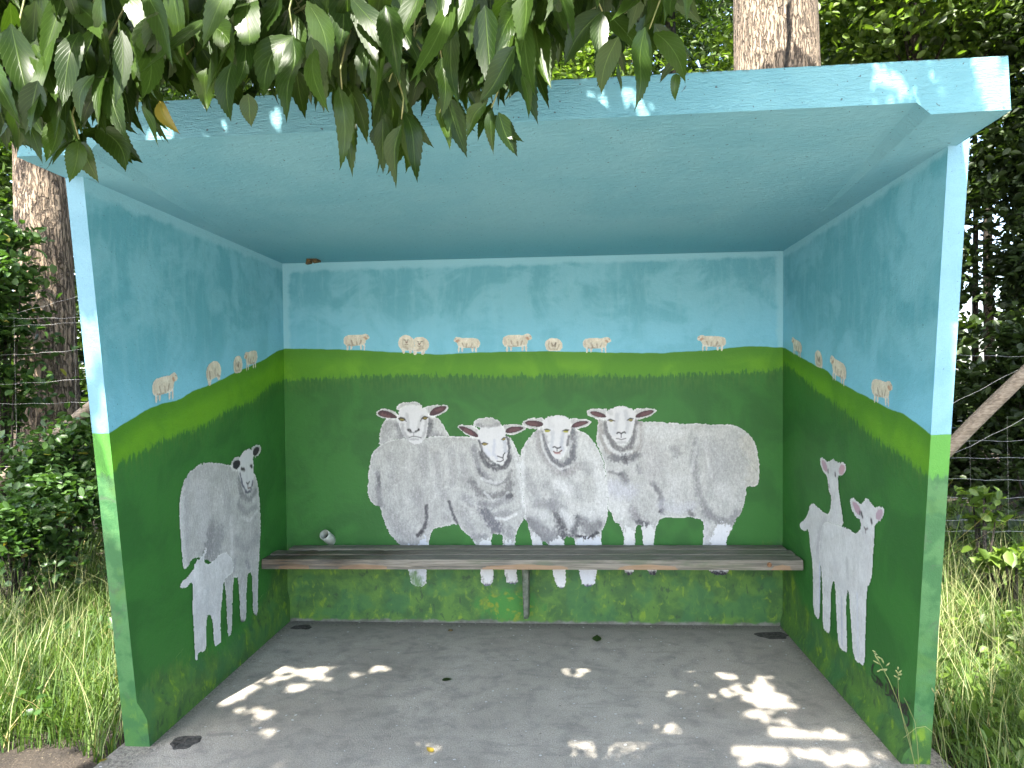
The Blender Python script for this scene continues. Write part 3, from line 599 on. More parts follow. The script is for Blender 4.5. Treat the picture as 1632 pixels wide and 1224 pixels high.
opsC = [('S', Z3((340, 400), (345, 520), (400, 640), (500, 760), (600, 790), (690, 720)), 8, (.30, .29, .29), .8), ('S', Z3((395, 430), (430, 580), (500, 690), (580, 720), (650, 640), (670, 500), (660, 400)), 7, (.13, .13, .145), .9), ('S', Z3((360, 420), (385, 560), (450, 680), (540, 745), (620, 720)), 2.2, WHT, .8),
        ('S', Z3((600, 600), (640, 500)), 3, WHT, .5), ('S', Z3((420, 900), (520, 960), (480, 1050)), 11, MD, .45), ('S', Z3((230, 780), (260, 900), (330, 1000)), 10, MD, .4), ('S', Z3((200, 560), (190, 700), (200, 900)), 4, WHT, .75), ('S', Z3((520, 880), (620, 930)), 12, WHT, .75), ('S', Z3((760, 480), (860, 640)), 16, WHT, .5), ('S', Z3((900, 800), (940, 1000), (950, 1150)), 14, WHT, .6),
        ('S', Z3((760, 700), (800, 760)), 9, MD, .4), ('S', Z3((640, 860), (720, 1000)), 9, MD, .3), ('S', Z3((320, 1080), (440, 1060), (560, 1100)), 10, MD, .5), ('S', Z4((250, 400), (330, 520), (440, 590)), 5, (.05, .05, .06), .85), ('S', Z4((300, 420), (400, 540), (480, 560)), 15, MD, .8), ('S', Z4((510, 350), (560, 450), (575, 540)), 9, (.08, .08, .09), .85), ('S', Z4((700, 380), (680, 460), (660, 540)), 7, (.09, .09, .10), .8),
        ('S', Z4((760, 420), (820, 500), (880, 440)), 13, (.14, .14, .15), .75), ('S', Z4((700, 545), (790, 568), (890, 520)), 3, (.04, .04, .05), .9), ('S', Z4((760, 330), (850, 380)), 8, WHT, .5), ('S', Z4((300, 330), (400, 360)), 10, WHT, .4), ('S', Z4((560, 330), (640, 420)), 8, WHT, .7), ('S', Z4((440, 260), (480, 300)), 8, MD, .5),
        ('P', Z4((440, 580), (575, 560), (580, 675), (600, 880), (590, 1035), (515, 1030), (465, 880), (440, 690)), WHT, .85, .3), ('P', Z4((690, 575), (850, 560), (925, 520), (925, 680), (870, 900), (855, 1015), (745, 1015), (715, 880), (695, 680)), (.62, .64, .70), .75, .3), ('P', Z4((265, 500), (375, 580), (378, 680), (290, 680)), WHT, .7, .3),
        ('P', faceC, FACE, 1., .25), ('P', Z3((205, 315), (240, 292), (300, 290), (380, 305), (385, 345), (330, 352), (250, 342)), EAR, 1., .1), ('S', Z3((250, 318), (320, 330)), 3, EARI, .8), ('P', Z3((640, 350), (670, 315), (730, 293), (800, 298), (810, 308), (760, 335), (690, 358), (655, 360)), EAR, 1., .1), ('S', Z3((690, 335), (760, 315)), 3, EARI, .8),
        ('S', Z3((470, 400), (465, 500), (460, 560)), 3.6, (.42, .43, .46), .7), ('S', Z3((570, 400), (555, 480), (560, 560)), 3.6, (.40, .41, .45), .75), ('S', Z3((440, 270), (460, 340)), 6, (.48, .47, .48), .5), ('S', Z3((400, 430), (420, 500)), 3, MD, .5), ('S', Z3((625, 440), (605, 520)), 2.5, DK, .7), ('S', Z3((460, 300), (580, 290)), 5, WHT, .4),
        ('P', Z3((395, 385), (415, 372), (440, 378), (448, 390), (425, 402), (402, 398)), (.05, .05, .01), 1., 0), ('L', Z3((405, 390), (440, 390)), 1.4, (.40, .38, .05), .9), ('L', Z3((393, 378), (418, 370), (450, 382)), .9, LINE, .9), ('P', Z3((568, 390), (590, 378), (618, 380), (615, 400), (590, 408)), (.05, .05, .01), 1., 0), ('L', Z3((575, 396), (608, 398)), 1.3, (.40, .38, .05), .9), ('L', Z3((565, 388), (592, 375), (622, 380)), .9, LINE, .9),
        ('L', Z3((475, 540), (490, 535), (510, 548), (530, 548), (545, 538)), 1.2, LINE, .95), ('L', Z3((512, 550), (512, 575)), .9, LINE, .8), ('L', Z3((480, 580), (500, 592), (530, 588), (555, 570)), 1.2, (.10, .03, .02), .95), ('S', Z3((495, 597), (535, 597)), 2, (.3, .12, .11), .6),
        ('S', Z4((515, 1035), (590, 1040)), 3, (.05, .05, .10), .95), ('S', Z4((750, 1015), (858, 1018)), 3, (.05, .05, .10), .95)]
earD = [Z3((985, 180), (940, 178), (860, 178), (800, 190), (778, 215), (795, 245), (860, 275), (920, 292), (985, 270)), Z3((1215, 185), (1290, 176), (1380, 173), (1432, 183), (1440, 210), (1400, 247), (1330, 272), (1280, 285), (1225, 265))]
faceD = Z3((965, 260), (975, 200), (1020, 175), (1070, 158), (1120, 153), (1170, 168), (1225, 185), (1240, 260), (1225, 350), (1200, 440), (1160, 500), (1115, 522), (1060, 500), (1010, 430), (980, 350))
bodyD = Z5((-80, 230), (100, 180), (300, 200), (350, 240), (480, 244), (600, 250), (720, 262), (800, 266), (880, 258), (1000, 268), (1100, 268), (1200, 270), (1290, 300), (1350, 345), (1400, 400), (1430, 470), (1450, 560), (1462, 650), (1462, 750), (1452, 820), (1400, 855), (1338, 845), (1340, 920), (1320, 1000), (1300, 1080), (1250, 1140), (1230, 1185)) + \
        Z6((1110, 555), (1085, 620), (1040, 680), (1027, 780), (1040, 900), (1070, 1030), (880, 1030), (830, 900), (817, 780), (820, 650), (820, 540), (808, 520), (740, 498), (690, 492), (600, 505), (480, 488), (420, 510), (400, 550), (376, 600), (365, 700), (362, 790), (380, 900), (395, 1030), (310, 1030), (280, 900), (262, 790), (255, 700), (247, 600), (235, 562), (215, 565), (192, 600), (190, 700), (188, 790), (190, 900), (170, 1030), (90, 1030), (82, 900), (82, 790), (75, 650), (50, 568), (0, 545)) + \
        Z3((1050, 1245), (1000, 1130), (985, 1150), (980, 950), (950, 700), (935, 640), (900, 560), (870, 500), (875, 450), (885, 350), (900, 290))
opsD = [('S', Z3((960, 320), (975, 430), (1040, 530), (1110, 570), (1190, 530), (1240, 420), (1240, 300)), 6, (.15, .145, .15), .85), ('S', Z3((915, 310), (920, 440), (970, 570), (1080, 640), (1180, 640), (1270, 560), (1300, 420), (1290, 320)), 5, (.28, .26, .25), .7), ('S', Z3((950, 440), (1010, 560), (1100, 610), (1200, 590)), 3.5, WHT, .85), ('S', Z3((1260, 350), (1260, 500)), 4, WHT, .5),
        ('S', Z3((1030, 640), (1150, 650), (1260, 610)), 7, (.15, .15, .16), .9), ('S', Z3((1140, 640), (1150, 680)), 6, DK, .7), ('S', Z3((1120, 800), (1150, 860)), 8, (.17, .17, .18), .8), ('S', Z3((1000, 770), (1100, 790)), 3, DK, .5), ('S', Z5((330, 660), (350, 720)), 4, MD, .7), ('S', Z5((470, 820), (540, 920), (560, 1080)), 5, (.18, .18, .19), .75), ('S', Z5((530, 1080), (560, 1060)), 3, DK, .9),
        ('S', Z5((270, 1060), (330, 1150), (400, 1190)), 8, (.20, .19, .20), .7), ('S', Z5((340, 1180), (400, 1190)), 5, DK, .8), ('S', Z5((880, 420), (850, 600), (870, 760), (900, 920), (980, 1080)), 7, MD, .6), ('S', Z5((960, 420), (980, 600), (1020, 760)), 3.5, WHT, .8), ('S', Z5((900, 400), (850, 560), (830, 700)), 3, WHT, .5),
        ('S', Z5((1000, 480), (1100, 560), (1080, 740)), 20, (.36, .36, .37), .5), ('S', Z5((1240, 420), (1290, 560), (1270, 720)), 20, (.38, .38, .38), .4), ('S', Z5((960, 1080), (1050, 1160), (1180, 1170), (1260, 1090)), 8, (.22, .22, .23), .7), ('S', Z5((1000, 900), (1050, 880)), 14, (.38, .38, .38), .5), ('S', Z5((1100, 880), (1200, 960)), 12, WHT, .45),
        ('S', Z5((430, 480), (520, 560), (460, 700)), 18, (.38, .37, .37), .55), ('S', Z5((660, 500), (700, 540)), 8, MD, .5), ('S', Z5((700, 330), (560, 320), (420, 340)), 14, WHT, .5), ('S', Z5((660, 800), (680, 1000)), 10, WHT, .4), ('S', Z5((560, 1020), (700, 1060), (830, 1030)), 10, (.50, .50, .56), .5), ('S', Z5((810, 1080), (835, 1110)), 5, DK, .6),
        ('S', Z5((1340, 420), (1420, 600), (1400, 780)), 14, (.52, .48, .40), .45), ('S', Z5((80, 980), (200, 1060)), 16, WHT, .45), ('S', Z5((100, 860), (250, 900)), 16, (.48, .48, .54), .5), ('S', Z5((1400, 400), (1455, 620), (1450, 800)), 2, WHT, .7),
        ('P', Z6((80, 575), (190, 590), (190, 790), (175, 1030), (90, 1030), (82, 790)), WHT, .8, .3), ('P', Z6((245, 560), (375, 560), (362, 790), (390, 1030), (310, 1030), (262, 790)), WHT, .8, .3), ('P', Z6((895, 560), (1110, 545), (1040, 680), (1027, 790), (1060, 1030), (885, 1030)), (.70, .71, .76), .85, .3), ('S', Z6((840, 560), (850, 700), (850, 790)), 7, (.50, .50, .54), .6),
        ('P', faceD, FACE, 1., .25), ('P', Z3((812, 215), (840, 203), (900, 210), (965, 238), (968, 268), (900, 262), (840, 245)), EAR, 1., .1), ('S', Z3((850, 225), (920, 250)), 3, EARI, .7), ('P', Z3((1235, 262), (1250, 232), (1310, 203), (1390, 192), (1418, 203), (1390, 232), (1320, 258), (1250, 268)), EAR, 1., .1), ('S', Z3((1300, 238), (1380, 212)), 3, EARI, .7),
        ('S', Z3((1075, 230), (1060, 330), (1055, 400)), 4, (.40, .40, .42), .6), ('S', Z3((1150, 210), (1165, 320), (1160, 390)), 4, (.40, .40, .42), .6), ('S', Z3((1000, 330), (1040, 420)), 4, (.48, .48, .5), .5), ('S', Z3((985, 200), (1010, 230)), 4, MD, .3),
        ('P', Z3((985, 292), (1005, 280), (1035, 288), (1045, 298), (1010, 305)), (.06, .05, .02), 1., 0), ('L', Z3((1000, 294), (1028, 296)), 1., (.30, .25, .08), .8), ('L', Z3((983, 290), (1005, 278), (1048, 297)), .9, LINE, .9), ('P', Z3((1165, 290), (1190, 272), (1218, 278), (1215, 297), (1190, 303)), (.06, .05, .02), 1., 0), ('L', Z3((1180, 288), (1208, 288)), 1.1, (.34, .28, .08), .8), ('L', Z3((1163, 290), (1190, 270), (1220, 275)), .9, LINE, .9),
        ('L', Z3((1068, 412), (1078, 402), (1095, 405), (1107, 415), (1120, 405), (1138, 398), (1145, 408)), 1.3, LINE, .95), ('L', Z3((1107, 415), (1107, 450)), .9, LINE, .8), ('L', Z3((1062, 460), (1085, 462), (1107, 470), (1150, 458)), 1., (.08, .07, .08), .8), ('S', Z3((1080, 495), (1140, 495)), 2.4, MD, .35),
        ('S', Z6((85, 1015), (175, 1030)), 5, (.015, .015, .03), .98), ('S', Z6((305, 1020), (390, 1015)), 5, (.015, .015, .03), .98), ('S', Z6((890, 1020), (1070, 1025)), 6, (.015, .015, .03), .98)]
# order: nearer animals first, each one keeps its outline
faceAkeep = [faceA]
_keep = [smooth_poly(cb.w(faceA), 1)]
cb.taken = [lambda Q: inpoly(Q, _keep[0])]
cb.paint([bodyC, faceC]+earC, opsC, (.43, .43, .42), 1., 'white faced sheep facing out in the middle of the painted flock')
_bC = cb.taken[-1]
cb.paint([bodyB, faceB, woolB]+earB, opsB, (.385, .385, .375), 1., 'large woolly sheep standing side on at the left of the painted flock')
cb.paint([bodyD, faceD]+earD, opsD, (.43, .43, .42), 1., 'broad sheep side on at the right end of the painted flock')
cb.taken = cb.taken[1:]; _t = cb.taken; cb.taken = [lambda Q: np.any([f(Q) for f in _t], axis=0) & ~inpoly(Q, _keep[0])]
cb.paint([bodyA, faceA, woolA]+earA, opsA, (.43, .43, .42), 1., 'sheep looking over the back of the one in front of it')

# ewe and lamb on the left wall
cl = Canvas('L', .0045)
lambF = Z7((80, 795), (85, 770), (120, 735), (150, 700), (160, 660), (200, 630), (215, 575), (225, 600), (205, 650), (215, 670), (240, 670), (290, 615), (320, 610), (345, 630), (360, 670), (358, 720), (310, 750), (300, 850), (290, 960), (298, 1080), (285, 1095), (255, 1100), (250, 960), (235, 935), (222, 940), (218, 1050), (220, 1120), (195, 1125), (175, 1130), (175, 1172), (160, 1170), (155, 1060), (145, 900), (148, 830), (145, 760), (120, 795), (95, 803))
opsF = [('S', Z7((225, 800), (222, 900), (225, 1000)), 5, (.45, .46, .48), .6), ('S', Z7((240, 900), (240, 1000)), 7, (.42, .43, .45), .5), ('S', Z7((160, 700), (180, 800)), 8, (.75, .75, .76), .5), ('S', Z7((295, 780), (280, 900)), 5, (.48, .48, .5), .5), ('S', Z7((215, 660), (270, 640)), 3, (.4, .4, .42), .5)]
cl.paint([lambF], opsF, (.54, .54, .55), .7, 'small white lamb suckling under the ewe', .8)
eweE = Z7((345, 165), (240, 145), (200, 152), (160, 175), (120, 210), (95, 260), (82, 330), (78, 420), (88, 560), (95, 680), (100, 698), (130, 690), (140, 650), (200, 640), (300, 700), (312, 745), (318, 850), (325, 950), (325, 1045), (350, 1045), (353, 900), (357, 740), (380, 745), (388, 850), (392, 975), (425, 970), (425, 850), (428, 730), (450, 712), (455, 800), (458, 940), (485, 935), (484, 800), (490, 650), (500, 480), (490, 300), (480, 240), (460, 190))
faceE = Z7((385, 195), (385, 130), (410, 90), (450, 75), (462, 130), (462, 200), (455, 270), (445, 300), (425, 308), (405, 280), (392, 240))
earE = [Z7((345, 180), (350, 140), (375, 115), (400, 125), (398, 170), (375, 198)), Z7((448, 75), (470, 58), (495, 58), (502, 85), (490, 115), (462, 132))]
opsE = [('S', Z7((120, 240), (110, 400), (125, 600)), 8, (.36, .36, .37), .6), ('S', Z7((200, 300), (210, 500)), 20, (.46, .46, .47), .5), ('S', Z7((250, 480), (230, 580), (215, 650)), 12, (.22, .22, .23), .75), ('S', Z7((280, 520), (260, 620)), 18, (.25, .25, .26), .7), ('S', Z7((320, 250), (330, 400)), 10, (.36, .36, .37), .5), ('S', Z7((385, 230), (400, 320), (440, 345), (470, 300)), 6, (.22, .22, .23), .8), ('S', Z7((385, 370), (420, 410), (470, 380)), 6, (.25, .25, .26), .7), ('S', Z7((395, 430), (440, 450), (480, 400)), 3, WHT, .6),
        ('S', Z7((380, 560), (430, 590), (480, 540)), 10, (.30, .30, .31), .6), ('S', Z7((370, 640), (360, 700)), 5, (.3, .3, .31), .6), ('S', Z7((425, 660), (435, 690)), 6, (.25, .25, .27), .7), ('S', Z7((92, 300), (88, 500), (105, 680)), 7, WHT, .6), ('S', Z7((345, 440), (350, 620)), 5, (.62, .62, .63), .6), ('S', Z7((405, 750), (405, 900)), 5, (.5, .5, .53), .5), ('S', Z7((340, 760), (335, 950)), 4, (.5, .5, .53), .4),
        ('P', faceE, (.56, .56, .57), 1., .25), ('P', Z7((352, 165), (365, 138), (390, 138), (395, 160), (378, 188), (360, 185)), (.02, .014, .022), 1., .1), ('P', Z7((455, 110), (462, 80), (480, 70), (492, 75), (488, 100), (470, 122)), (.02, .014, .022), 1., .1),
        ('S', Z7((400, 185), (412, 188)), 3.2, LINE, 1.), ('S', Z7((445, 168), (452, 172)), 3, LINE, .9), ('S', Z7((392, 210), (405, 270), (425, 305), (445, 300), (458, 250)), 2.6, (.10, .10, .14), .85), ('L', Z7((425, 255), (432, 262), (440, 250)), 1.4, LINE, .9), ('L', Z7((432, 265), (432, 285), (445, 280)), 1.3, (.1, .05, .05), .9), ('S', Z7((425, 180), (428, 240)), 3, (.48, .48, .5), .5),
        ('S', Z7((395, 972), (422, 975)), 4, (.03, .03, .05), .8), ('S', Z7((460, 940), (485, 938)), 3, (.03, .03, .05), .7)]
cl.paint([eweE, faceE]+earE, opsE, (.41, .41, .405), 1., 'tall grey ewe with dark ears standing over her lamb')
# two lambs on the right wall
crr = Canvas('R', .0045)
lambH = Z8((345, 265), (365, 268), (395, 300), (405, 290), (428, 262), (450, 290), (468, 318), (490, 308), (515, 315), (520, 345), (505, 385), (480, 402), (468, 410), (468, 500), (460, 560), (458, 650), (445, 710), (428, 740), (425, 900), (420, 1050), (415, 1135), (395, 1125), (360, 1100), (348, 960), (342, 850), (335, 750), (330, 745), (322, 800), (325, 950), (330, 1070), (305, 1055), (280, 1030), (272, 900), (265, 720), (257, 690), (245, 740), (242, 850), (240, 970), (215, 955), (200, 930), (200, 800), (195, 650), (180, 560), (185, 470), (200, 400), (225, 385), (260, 400), (310, 415), (340, 430), (370, 450), (395, 430), (398, 390), (370, 370), (350, 330), (340, 290))
opsH = [('S', Z8((200, 420), (190, 520)), 4, (.45, .45, .48), .5), ('S', Z8((262, 600), (270, 690), (330, 740)), 8, (.50, .50, .53), .6), ('S', Z8((325, 580), (330, 680)), 4, (.45, .45, .47), .7), ('S', Z8((378, 760), (382, 1080)), 2.5, (.52, .54, .62), .8), ('S', Z8((298, 780), (300, 1020)), 2.5, (.42, .44, .52), .8), ('S', Z8((410, 450), (430, 500), (455, 480)), 6, (.52, .51, .54), .5), ('P', Z8((352, 285), (372, 290), (395, 320), (398, 360), (375, 350), (360, 320)), (.42, .28, .34), 1., .1), ('P', Z8((475, 380), (472, 350), (490, 325), (508, 330), (510, 360), (495, 385)), (.42, .30, .36), 1., .1),
        ('S', Z8((400, 345), (405, 365)), 2.6, (.06, .05, .06), .9), ('S', Z8((390, 340), (392, 355)), 1.8, (.1, .08, .09), .8), ('S', Z8((450, 378), (454, 395)), 2.6, (.06, .05, .06), .9), ('L', Z8((415, 420), (422, 432), (432, 425)), 1.3, (.08, .06, .07), .9), ('L', Z8((422, 432), (422, 448)), 1.2, (.1, .08, .09), .8), ('S', Z8((425, 560), (440, 700)), 6, (.55, .54, .55), .5)]
crr.paint([lambH], opsH, (.58, .58, .59), .6, 'white lamb with pink ears in front of the other lamb', .7)
lambG = Z8((185, 62), (205, 58), (225, 82), (235, 80), (252, 62), (268, 78), (285, 88), (305, 82), (322, 98), (320, 135), (300, 162), (280, 155), (283, 220), (292, 290), (302, 350), (310, 412), (280, 420), (230, 400), (195, 440), (190, 560), (190, 700), (188, 850), (180, 905), (150, 850), (150, 700), (148, 600), (132, 500), (128, 430), (110, 445), (82, 425), (80, 395), (110, 378), (125, 340), (135, 300), (150, 292), (175, 315), (228, 358), (240, 320), (245, 262), (230, 240), (225, 160), (200, 135), (188, 100))
opsG = [('P', Z8((192, 75), (208, 75), (225, 105), (225, 138), (205, 128)), (.42, .28, .34), 1., .1), ('P', Z8((282, 145), (285, 112), (300, 95), (315, 105), (312, 135), (298, 155)), (.48, .30, .34), 1., .1), ('S', Z8((228, 125), (228, 138)), 2, (.08, .06, .08), .9), ('S', Z8((264, 140), (266, 155)), 2.4, (.06, .05, .06), .9), ('L', Z8((232, 200), (236, 215)), 1.4, (.15, .12, .14), .8), ('S', Z8((250, 240), (262, 320), (275, 400)), 6, (.55, .54, .56), .5), ('S', Z8((210, 390), (185, 450), (175, 540)), 8, (.44, .43, .46), .7), ('S', Z8((186, 600), (186, 850)), 3, (.46, .50, .62), .7), ('S', Z8((150, 540), (170, 580)), 5, (.5, .5, .52), .5)]
crr.paint([lambG], opsG, (.56, .56, .57), .6, 'white lamb standing behind with its neck stretched up', .7)

# far small sheep on the painted hill
def small(cv, x0, y0, x1, y1, kind, face, label, sh=0.):
    """sheep about 40 px wide; face +1 looks right; sh lowers one end along the sloping hill"""
    def T(pts): return [((x0+(x1-x0)*(u if face > 0 else 1-u)), y0+(y1-y0)*v+sh*(x1-x0)*((u if face > 0 else 1-u)-.5)) for u, v in pts]
    DKs = (.20, .15, .11)
    if kind == 'side':
        P = [T([(.0, .35), (.06, .14), (.2, .06), (.45, .04), (.68, .06), (.75, 0), (.86, -.03), (.94, .05), (1., .22), (.96, .34), (.86, .36), (.84, .5), (.8, .68), (.6, .72), (.3, .74), (.1, .72), (.02, .6)]),
             T([(.12, .6), (.12, 1.), (.2, 1.), (.22, .7)]), T([(.24, .6), (.26, .97), (.33, .97), (.36, .66)]), T([(.62, .6), (.63, .97), (.7, .97), (.72, .66)]), T([(.74, .6), (.76, 1.), (.83, 1.), (.83, .6)])]
        ops = [('S', T([(.8, .22), (.86, .3)]), 2.4, (.38, .22, .14), .8), ('S', T([(.3, .4), (.34, .62)]), 1.6, DKs, .5), ('S', T([(.5, .45), (.52, .66)]), 1.6, DKs, .5), ('S', T([(.2, .68), (.45, .7)]), 2, DKs, .5), ('S', T([(.66, .4), (.62, .6)]), 1.6, DKs, .55), ('L', T([(.9, .12), (.93, .14)]), .8, DKs, .8), ('S', T([(.1, .3), (.12, .6)]), 2, (.45, .38, .3), .5)]
    elif kind == 'ball':
        P = [T([(.0, .5), (.06, .22), (.28, .03), (.55, .0), (.82, .1), (.98, .4), (1., .7), (.9, .98), (.5, 1.0), (.1, .98)])]
        ops = [('S', T([(.38, .42), (.42, .62)]), 1.6, DKs, .7), ('S', T([(.6, .4), (.58, .65)]), 1.8, (.08, .06, .05), .7), ('L', T([(.44, .5), (.5, .62), (.55, .5)]), .8, DKs, .8), ('S', T([(.25, .3), (.2, .6), (.3, .85), (.7, .85), (.8, .5)]), 1.6, DKs, .4)]
    elif kind == 'front':
        P = [T([(.0, .5), (.05, .22), (.25, .05), (.5, .0), (.8, .1), (.97, .4), (.98, .65), (.85, .8), (.5, .85), (.15, .8)]), T([(.2, .7), (.25, 1.), (.42, 1.), (.42, .75)]), T([(.62, .7), (.62, 1.), (.8, 1.), (.82, .7)])]
        ops = [('L', T([(.36, .28), (.44, .3)]), .9, LINE, .8), ('L', T([(.6, .28), (.54, .3)]), .9, LINE, .8), ('L', T([(.46, .38), (.5, .44), (.55, .38)]), 1., (.15, .07, .06), .9), ('L', T([(.42, .5), (.5, .54), (.58, .5)]), .8, DKs, .8), ('S', T([(.3, .62), (.6, .75)]), 2, DKs, .35), ('S', T([(.3, .2), (.28, .5), (.5, .62)]), 1.4, DKs, .3)]
    else:  # rump towards the viewer
        P = [T([(.0, .45), (.1, .15), (.4, .0), (.75, .03), (.97, .25), (1., .6), (.9, .75), (.5, .72), (.3, .82), (.1, .8)]), T([(.1, .7), (.18, 1.), (.32, 1.), (.4, .75)]), T([(.7, .65), (.78, .86), (.93, .86), (.95, .6)])]
        ops = [('S', T([(.25, .4), (.3, .7)]), 2, DKs, .55), ('S', T([(.6, .35), (.6, .6)]), 2, DKs, .4), ('S', T([(.75, .6), (.9, .7)]), 2.4, DKs, .6), ('S', T([(.15, .2), (.1, .6)]), 1.6, DKs, .4)]
    ops += [('S', T([(.5, .16), (.55, .2)]), 4, (.78, .74, .64), .5)]
    cv.paint(P, ops, CREAM, .8, label, .32, step=.0028, smooth=1, rw=.4)
small(cl, 241, 597, 283, 640, 'side', 1, 'small painted sheep lowest on the hill line of the left wall', -.22)
small(cl, 327, 575, 352, 614, 'rump', 1, 'small painted sheep seen from behind on the left wall', -.25)
small(cl, 371, 566, 386, 595, 'ball', 1, 'small painted sheep curled up on the left wall', -.2)
small(cl, 388, 558, 410, 590, 'side', -1, 'small painted sheep nearest the corner on the left wall', -.35)
small(cb, 547, 532, 590, 559, 'side', 1, 'first small painted sheep from the left on the back wall hill')
small(cb, 634, 533, 662, 564, 'front', 1, 'small round sheep facing out in the overlapping pair')
small(cb, 652, 536, 685, 566, 'front', -1, 'small sheep at the right of the overlapping pair')
small(cb, 722, 537, 766, 562, 'side', -1, 'small painted sheep facing left between the pair and the tall one')
small(cb, 800, 532, 849, 561, 'side', 1, 'small painted sheep with head raised above the middle of the hill')
small(cb, 868, 538, 897, 560, 'ball', 1, 'small painted sheep lying as a ball in the middle of the hill')
small(cb, 928, 537, 975, 563, 'side', 1, 'small painted sheep walking right of the curled one')
small(cb, 1110, 534, 1158, 560, 'side', -1, 'small painted sheep alone at the right end of the back wall hill')
small(crr, 1262, 540, 1279, 568, 'side', -1, 'small painted sheep nearest the corner on the right wall', .5)
small(crr, 1299, 558, 1312, 586, 'ball', 1, 'small round painted sheep on the right wall', .5)
small(crr, 1323, 572, 1350, 611, 'side', -1, 'small painted sheep with head low on the right wall', .55)
small(crr, 1389, 604, 1424, 646, 'side', 1, 'lowest small painted sheep on the right wall', .3)

# signature in black brush strokes on the right wall
def strokes(cv, lines, wpx):
    V = []; F = []
    for ln in lines:
        p = cv.w(ln)
        for k in range(len(p)-1):
            a, b_ = p[k], p[k+1]; d = (b_-a)/max(np.linalg.norm(b_-a), 1e-9); n = np.array([-d[1], d[0]])*wpx/400/2*(1+1.6*abs(d[1])); a2 = a-d*wpx/900; b2 = b_+d*wpx/900
            q = np.array([a2+n, b2+n*.8, b2-n*.8, a2-n]); base = len(V)
            V += list(cv.world(q[:, 0], q[:, 1])+np.array([-.0012-.00003*(base % 16), 0, 0])); F.append((base, base+1, base+2, base+3))
    o = mesh_obj('signature', V, F, M_black, WALL['R']); o['label'] = 'black brushed signature of the painter'
SG = lambda *p: zr(p, 1375, 1040, 14.836)
strokes(crr, [SG((285, 275), (255, 300), (235, 360), (228, 430), (255, 490), (300, 540), (300, 560)), SG((228, 540), (255, 610), (290, 680), (345, 720), (360, 640), (345, 560)),      # S
              SG((380, 610), (375, 700), (395, 760), (420, 740), (425, 660)), SG((425, 660), (430, 760), (440, 820)),       # u
              SG((440, 760), (485, 780), (470, 730), (440, 720), (440, 800), (470, 850)),     # e
              SG((575, 740), (560, 920)), SG((545, 590), (580, 640), (640, 740), (665, 880), (650, 1000), (590, 1010), (540, 985)),    # D
              SG((690, 940), (735, 1010), (715, 900), (690, 900), (680, 1020), (700, 1090), (740, 1150)),   # e
              SG((770, 830), (775, 1170)), SG((775, 1000), (800, 1010), (830, 1100), (835, 1190)),   # n
              SG((840, 870), (838, 1130))], 1.5)
SH = lambda *p: zr(p, 1380, 1040, 9.42)
strokes(crr, [SH((500, 830), (505, 740), (520, 745), (545, 850)), SH((545, 760), (560, 900), (600, 780), (620, 900)), SH((555, 860), (600, 930), (640, 830), (600, 770), (560, 790)), SH((610, 860), (625, 940)), SH((630, 735), (680, 770)),
              SH((640, 940), (660, 1020), (650, 1080), (610, 1110), (575, 1080))], 1.5)

# ------------------------------------------------------------------ bench
bench = empty('bench', (1.4, -.2, .4)); bench['_o'] = (1.4, -.2, .4)
tag(bench, 'weathered plank bench along the back wall with a charred split left end', 'bench')
def plank(y0, y1, z0, z1, zt0, zt1, xa, xb, seed, chars, bares, wav=.0):
    n = 140; xs = np.linspace(xa, xb, n); rr = np.random.default_rng(seed)
    V = []; ch = []; ba = []
    for k, x in enumerate(xs):
        zb = z0+(z1-z0)*k/(n-1); zt = zt0+(zt1-zt0)*k/(n-1)
        e = (rr.random(4)-.5)*.002; c = max([max(0, 1-abs(x-c0)/cw)*ca for c0, cw, ca in chars]+[0])
        dz = -.010*c*(rr.random()*.6+.4); wy = wav*math.sin(x*2.1+seed)
        # cross section: bottom-front, mid-front, top-front, top-mid, top-back, bottom-back
        S = [(y0+wy, zb), (y0+wy-.001, (zb+zt)/2+e[2]), (y0+.003+wy, zt-.002+e[0]), ((y0+y1)/2+wy, zt+e[1]+dz*.5), (y1+wy+c*(rr.random()-.5)*.02, zt+e[3]+dz), (y1+wy, zb)]
        V += [(x, a, b_) for a, b_ in S]
        bb = max([max(0, 1-((x-c0)/cw)**2) for c0, cw in bares]+[0])
        ch += [c*.6, c, c, c, c, c]; ba += [bb, max(bb-.75, 0)*.5, 0, 0, 0, bb]
    F = [(k*6+j, k*6+(j+1) % 6, (k+1)*6+(j+1) % 6, (k+1)*6+j) for k in range(n-1) for j in range(6)]
    F += [tuple(range(5, -1, -1)), tuple((n-1)*6+j for j in range(6))]
    return mesh_obj('plank', V, F, M_wood, bench, False, {'char': ch, 'bare': ba})
plank(-.332, -.235, .394, .399, .446, .449, .006, 2.786, 1, [(.12, .30, .95), (.42, .22, .8), (.62, .1, .4)], [(.18, .09), (.55, .14), (1.4, .24), (2.02, .16), (2.68, .05)])
plank(-.229, -.140, .400, .402, .449, .452, .006, 2.784, 2, [(.20, .35, .9), (.62, .3, .8)], [], .001)
plank(-.132, -.055, .402, .404, .453, .455, .07, 2.77, 3, [(.1, .2, .3)], [], .001)
s = MB()
s.box8([(1.372, -.075, .05), (1.398, -.075, .05), (1.402, -.005, .05), (1.372, -.005, .05), (1.372, -.16, .398), (1.41, -.16, .398), (1.41, -.005, .398), (1.372, -.005, .398)])
o = s.build('bracket', M_metal, bench); bv = o.modifiers.new('b', 'BEVEL'); bv.width = .004
# knot in the front plank
k0 = hit(1226, 900, (0, 1, 0), -.332); s = MB(); s.tube([(k0[0], -.338, k0[2]), (k0[0], -.326, k0[2])], [.011, .013], 14)
s.build('knot', mat_plain('knot_wood', (.10, .045, .02), (.24, .12, .05), 90, .7), bench)

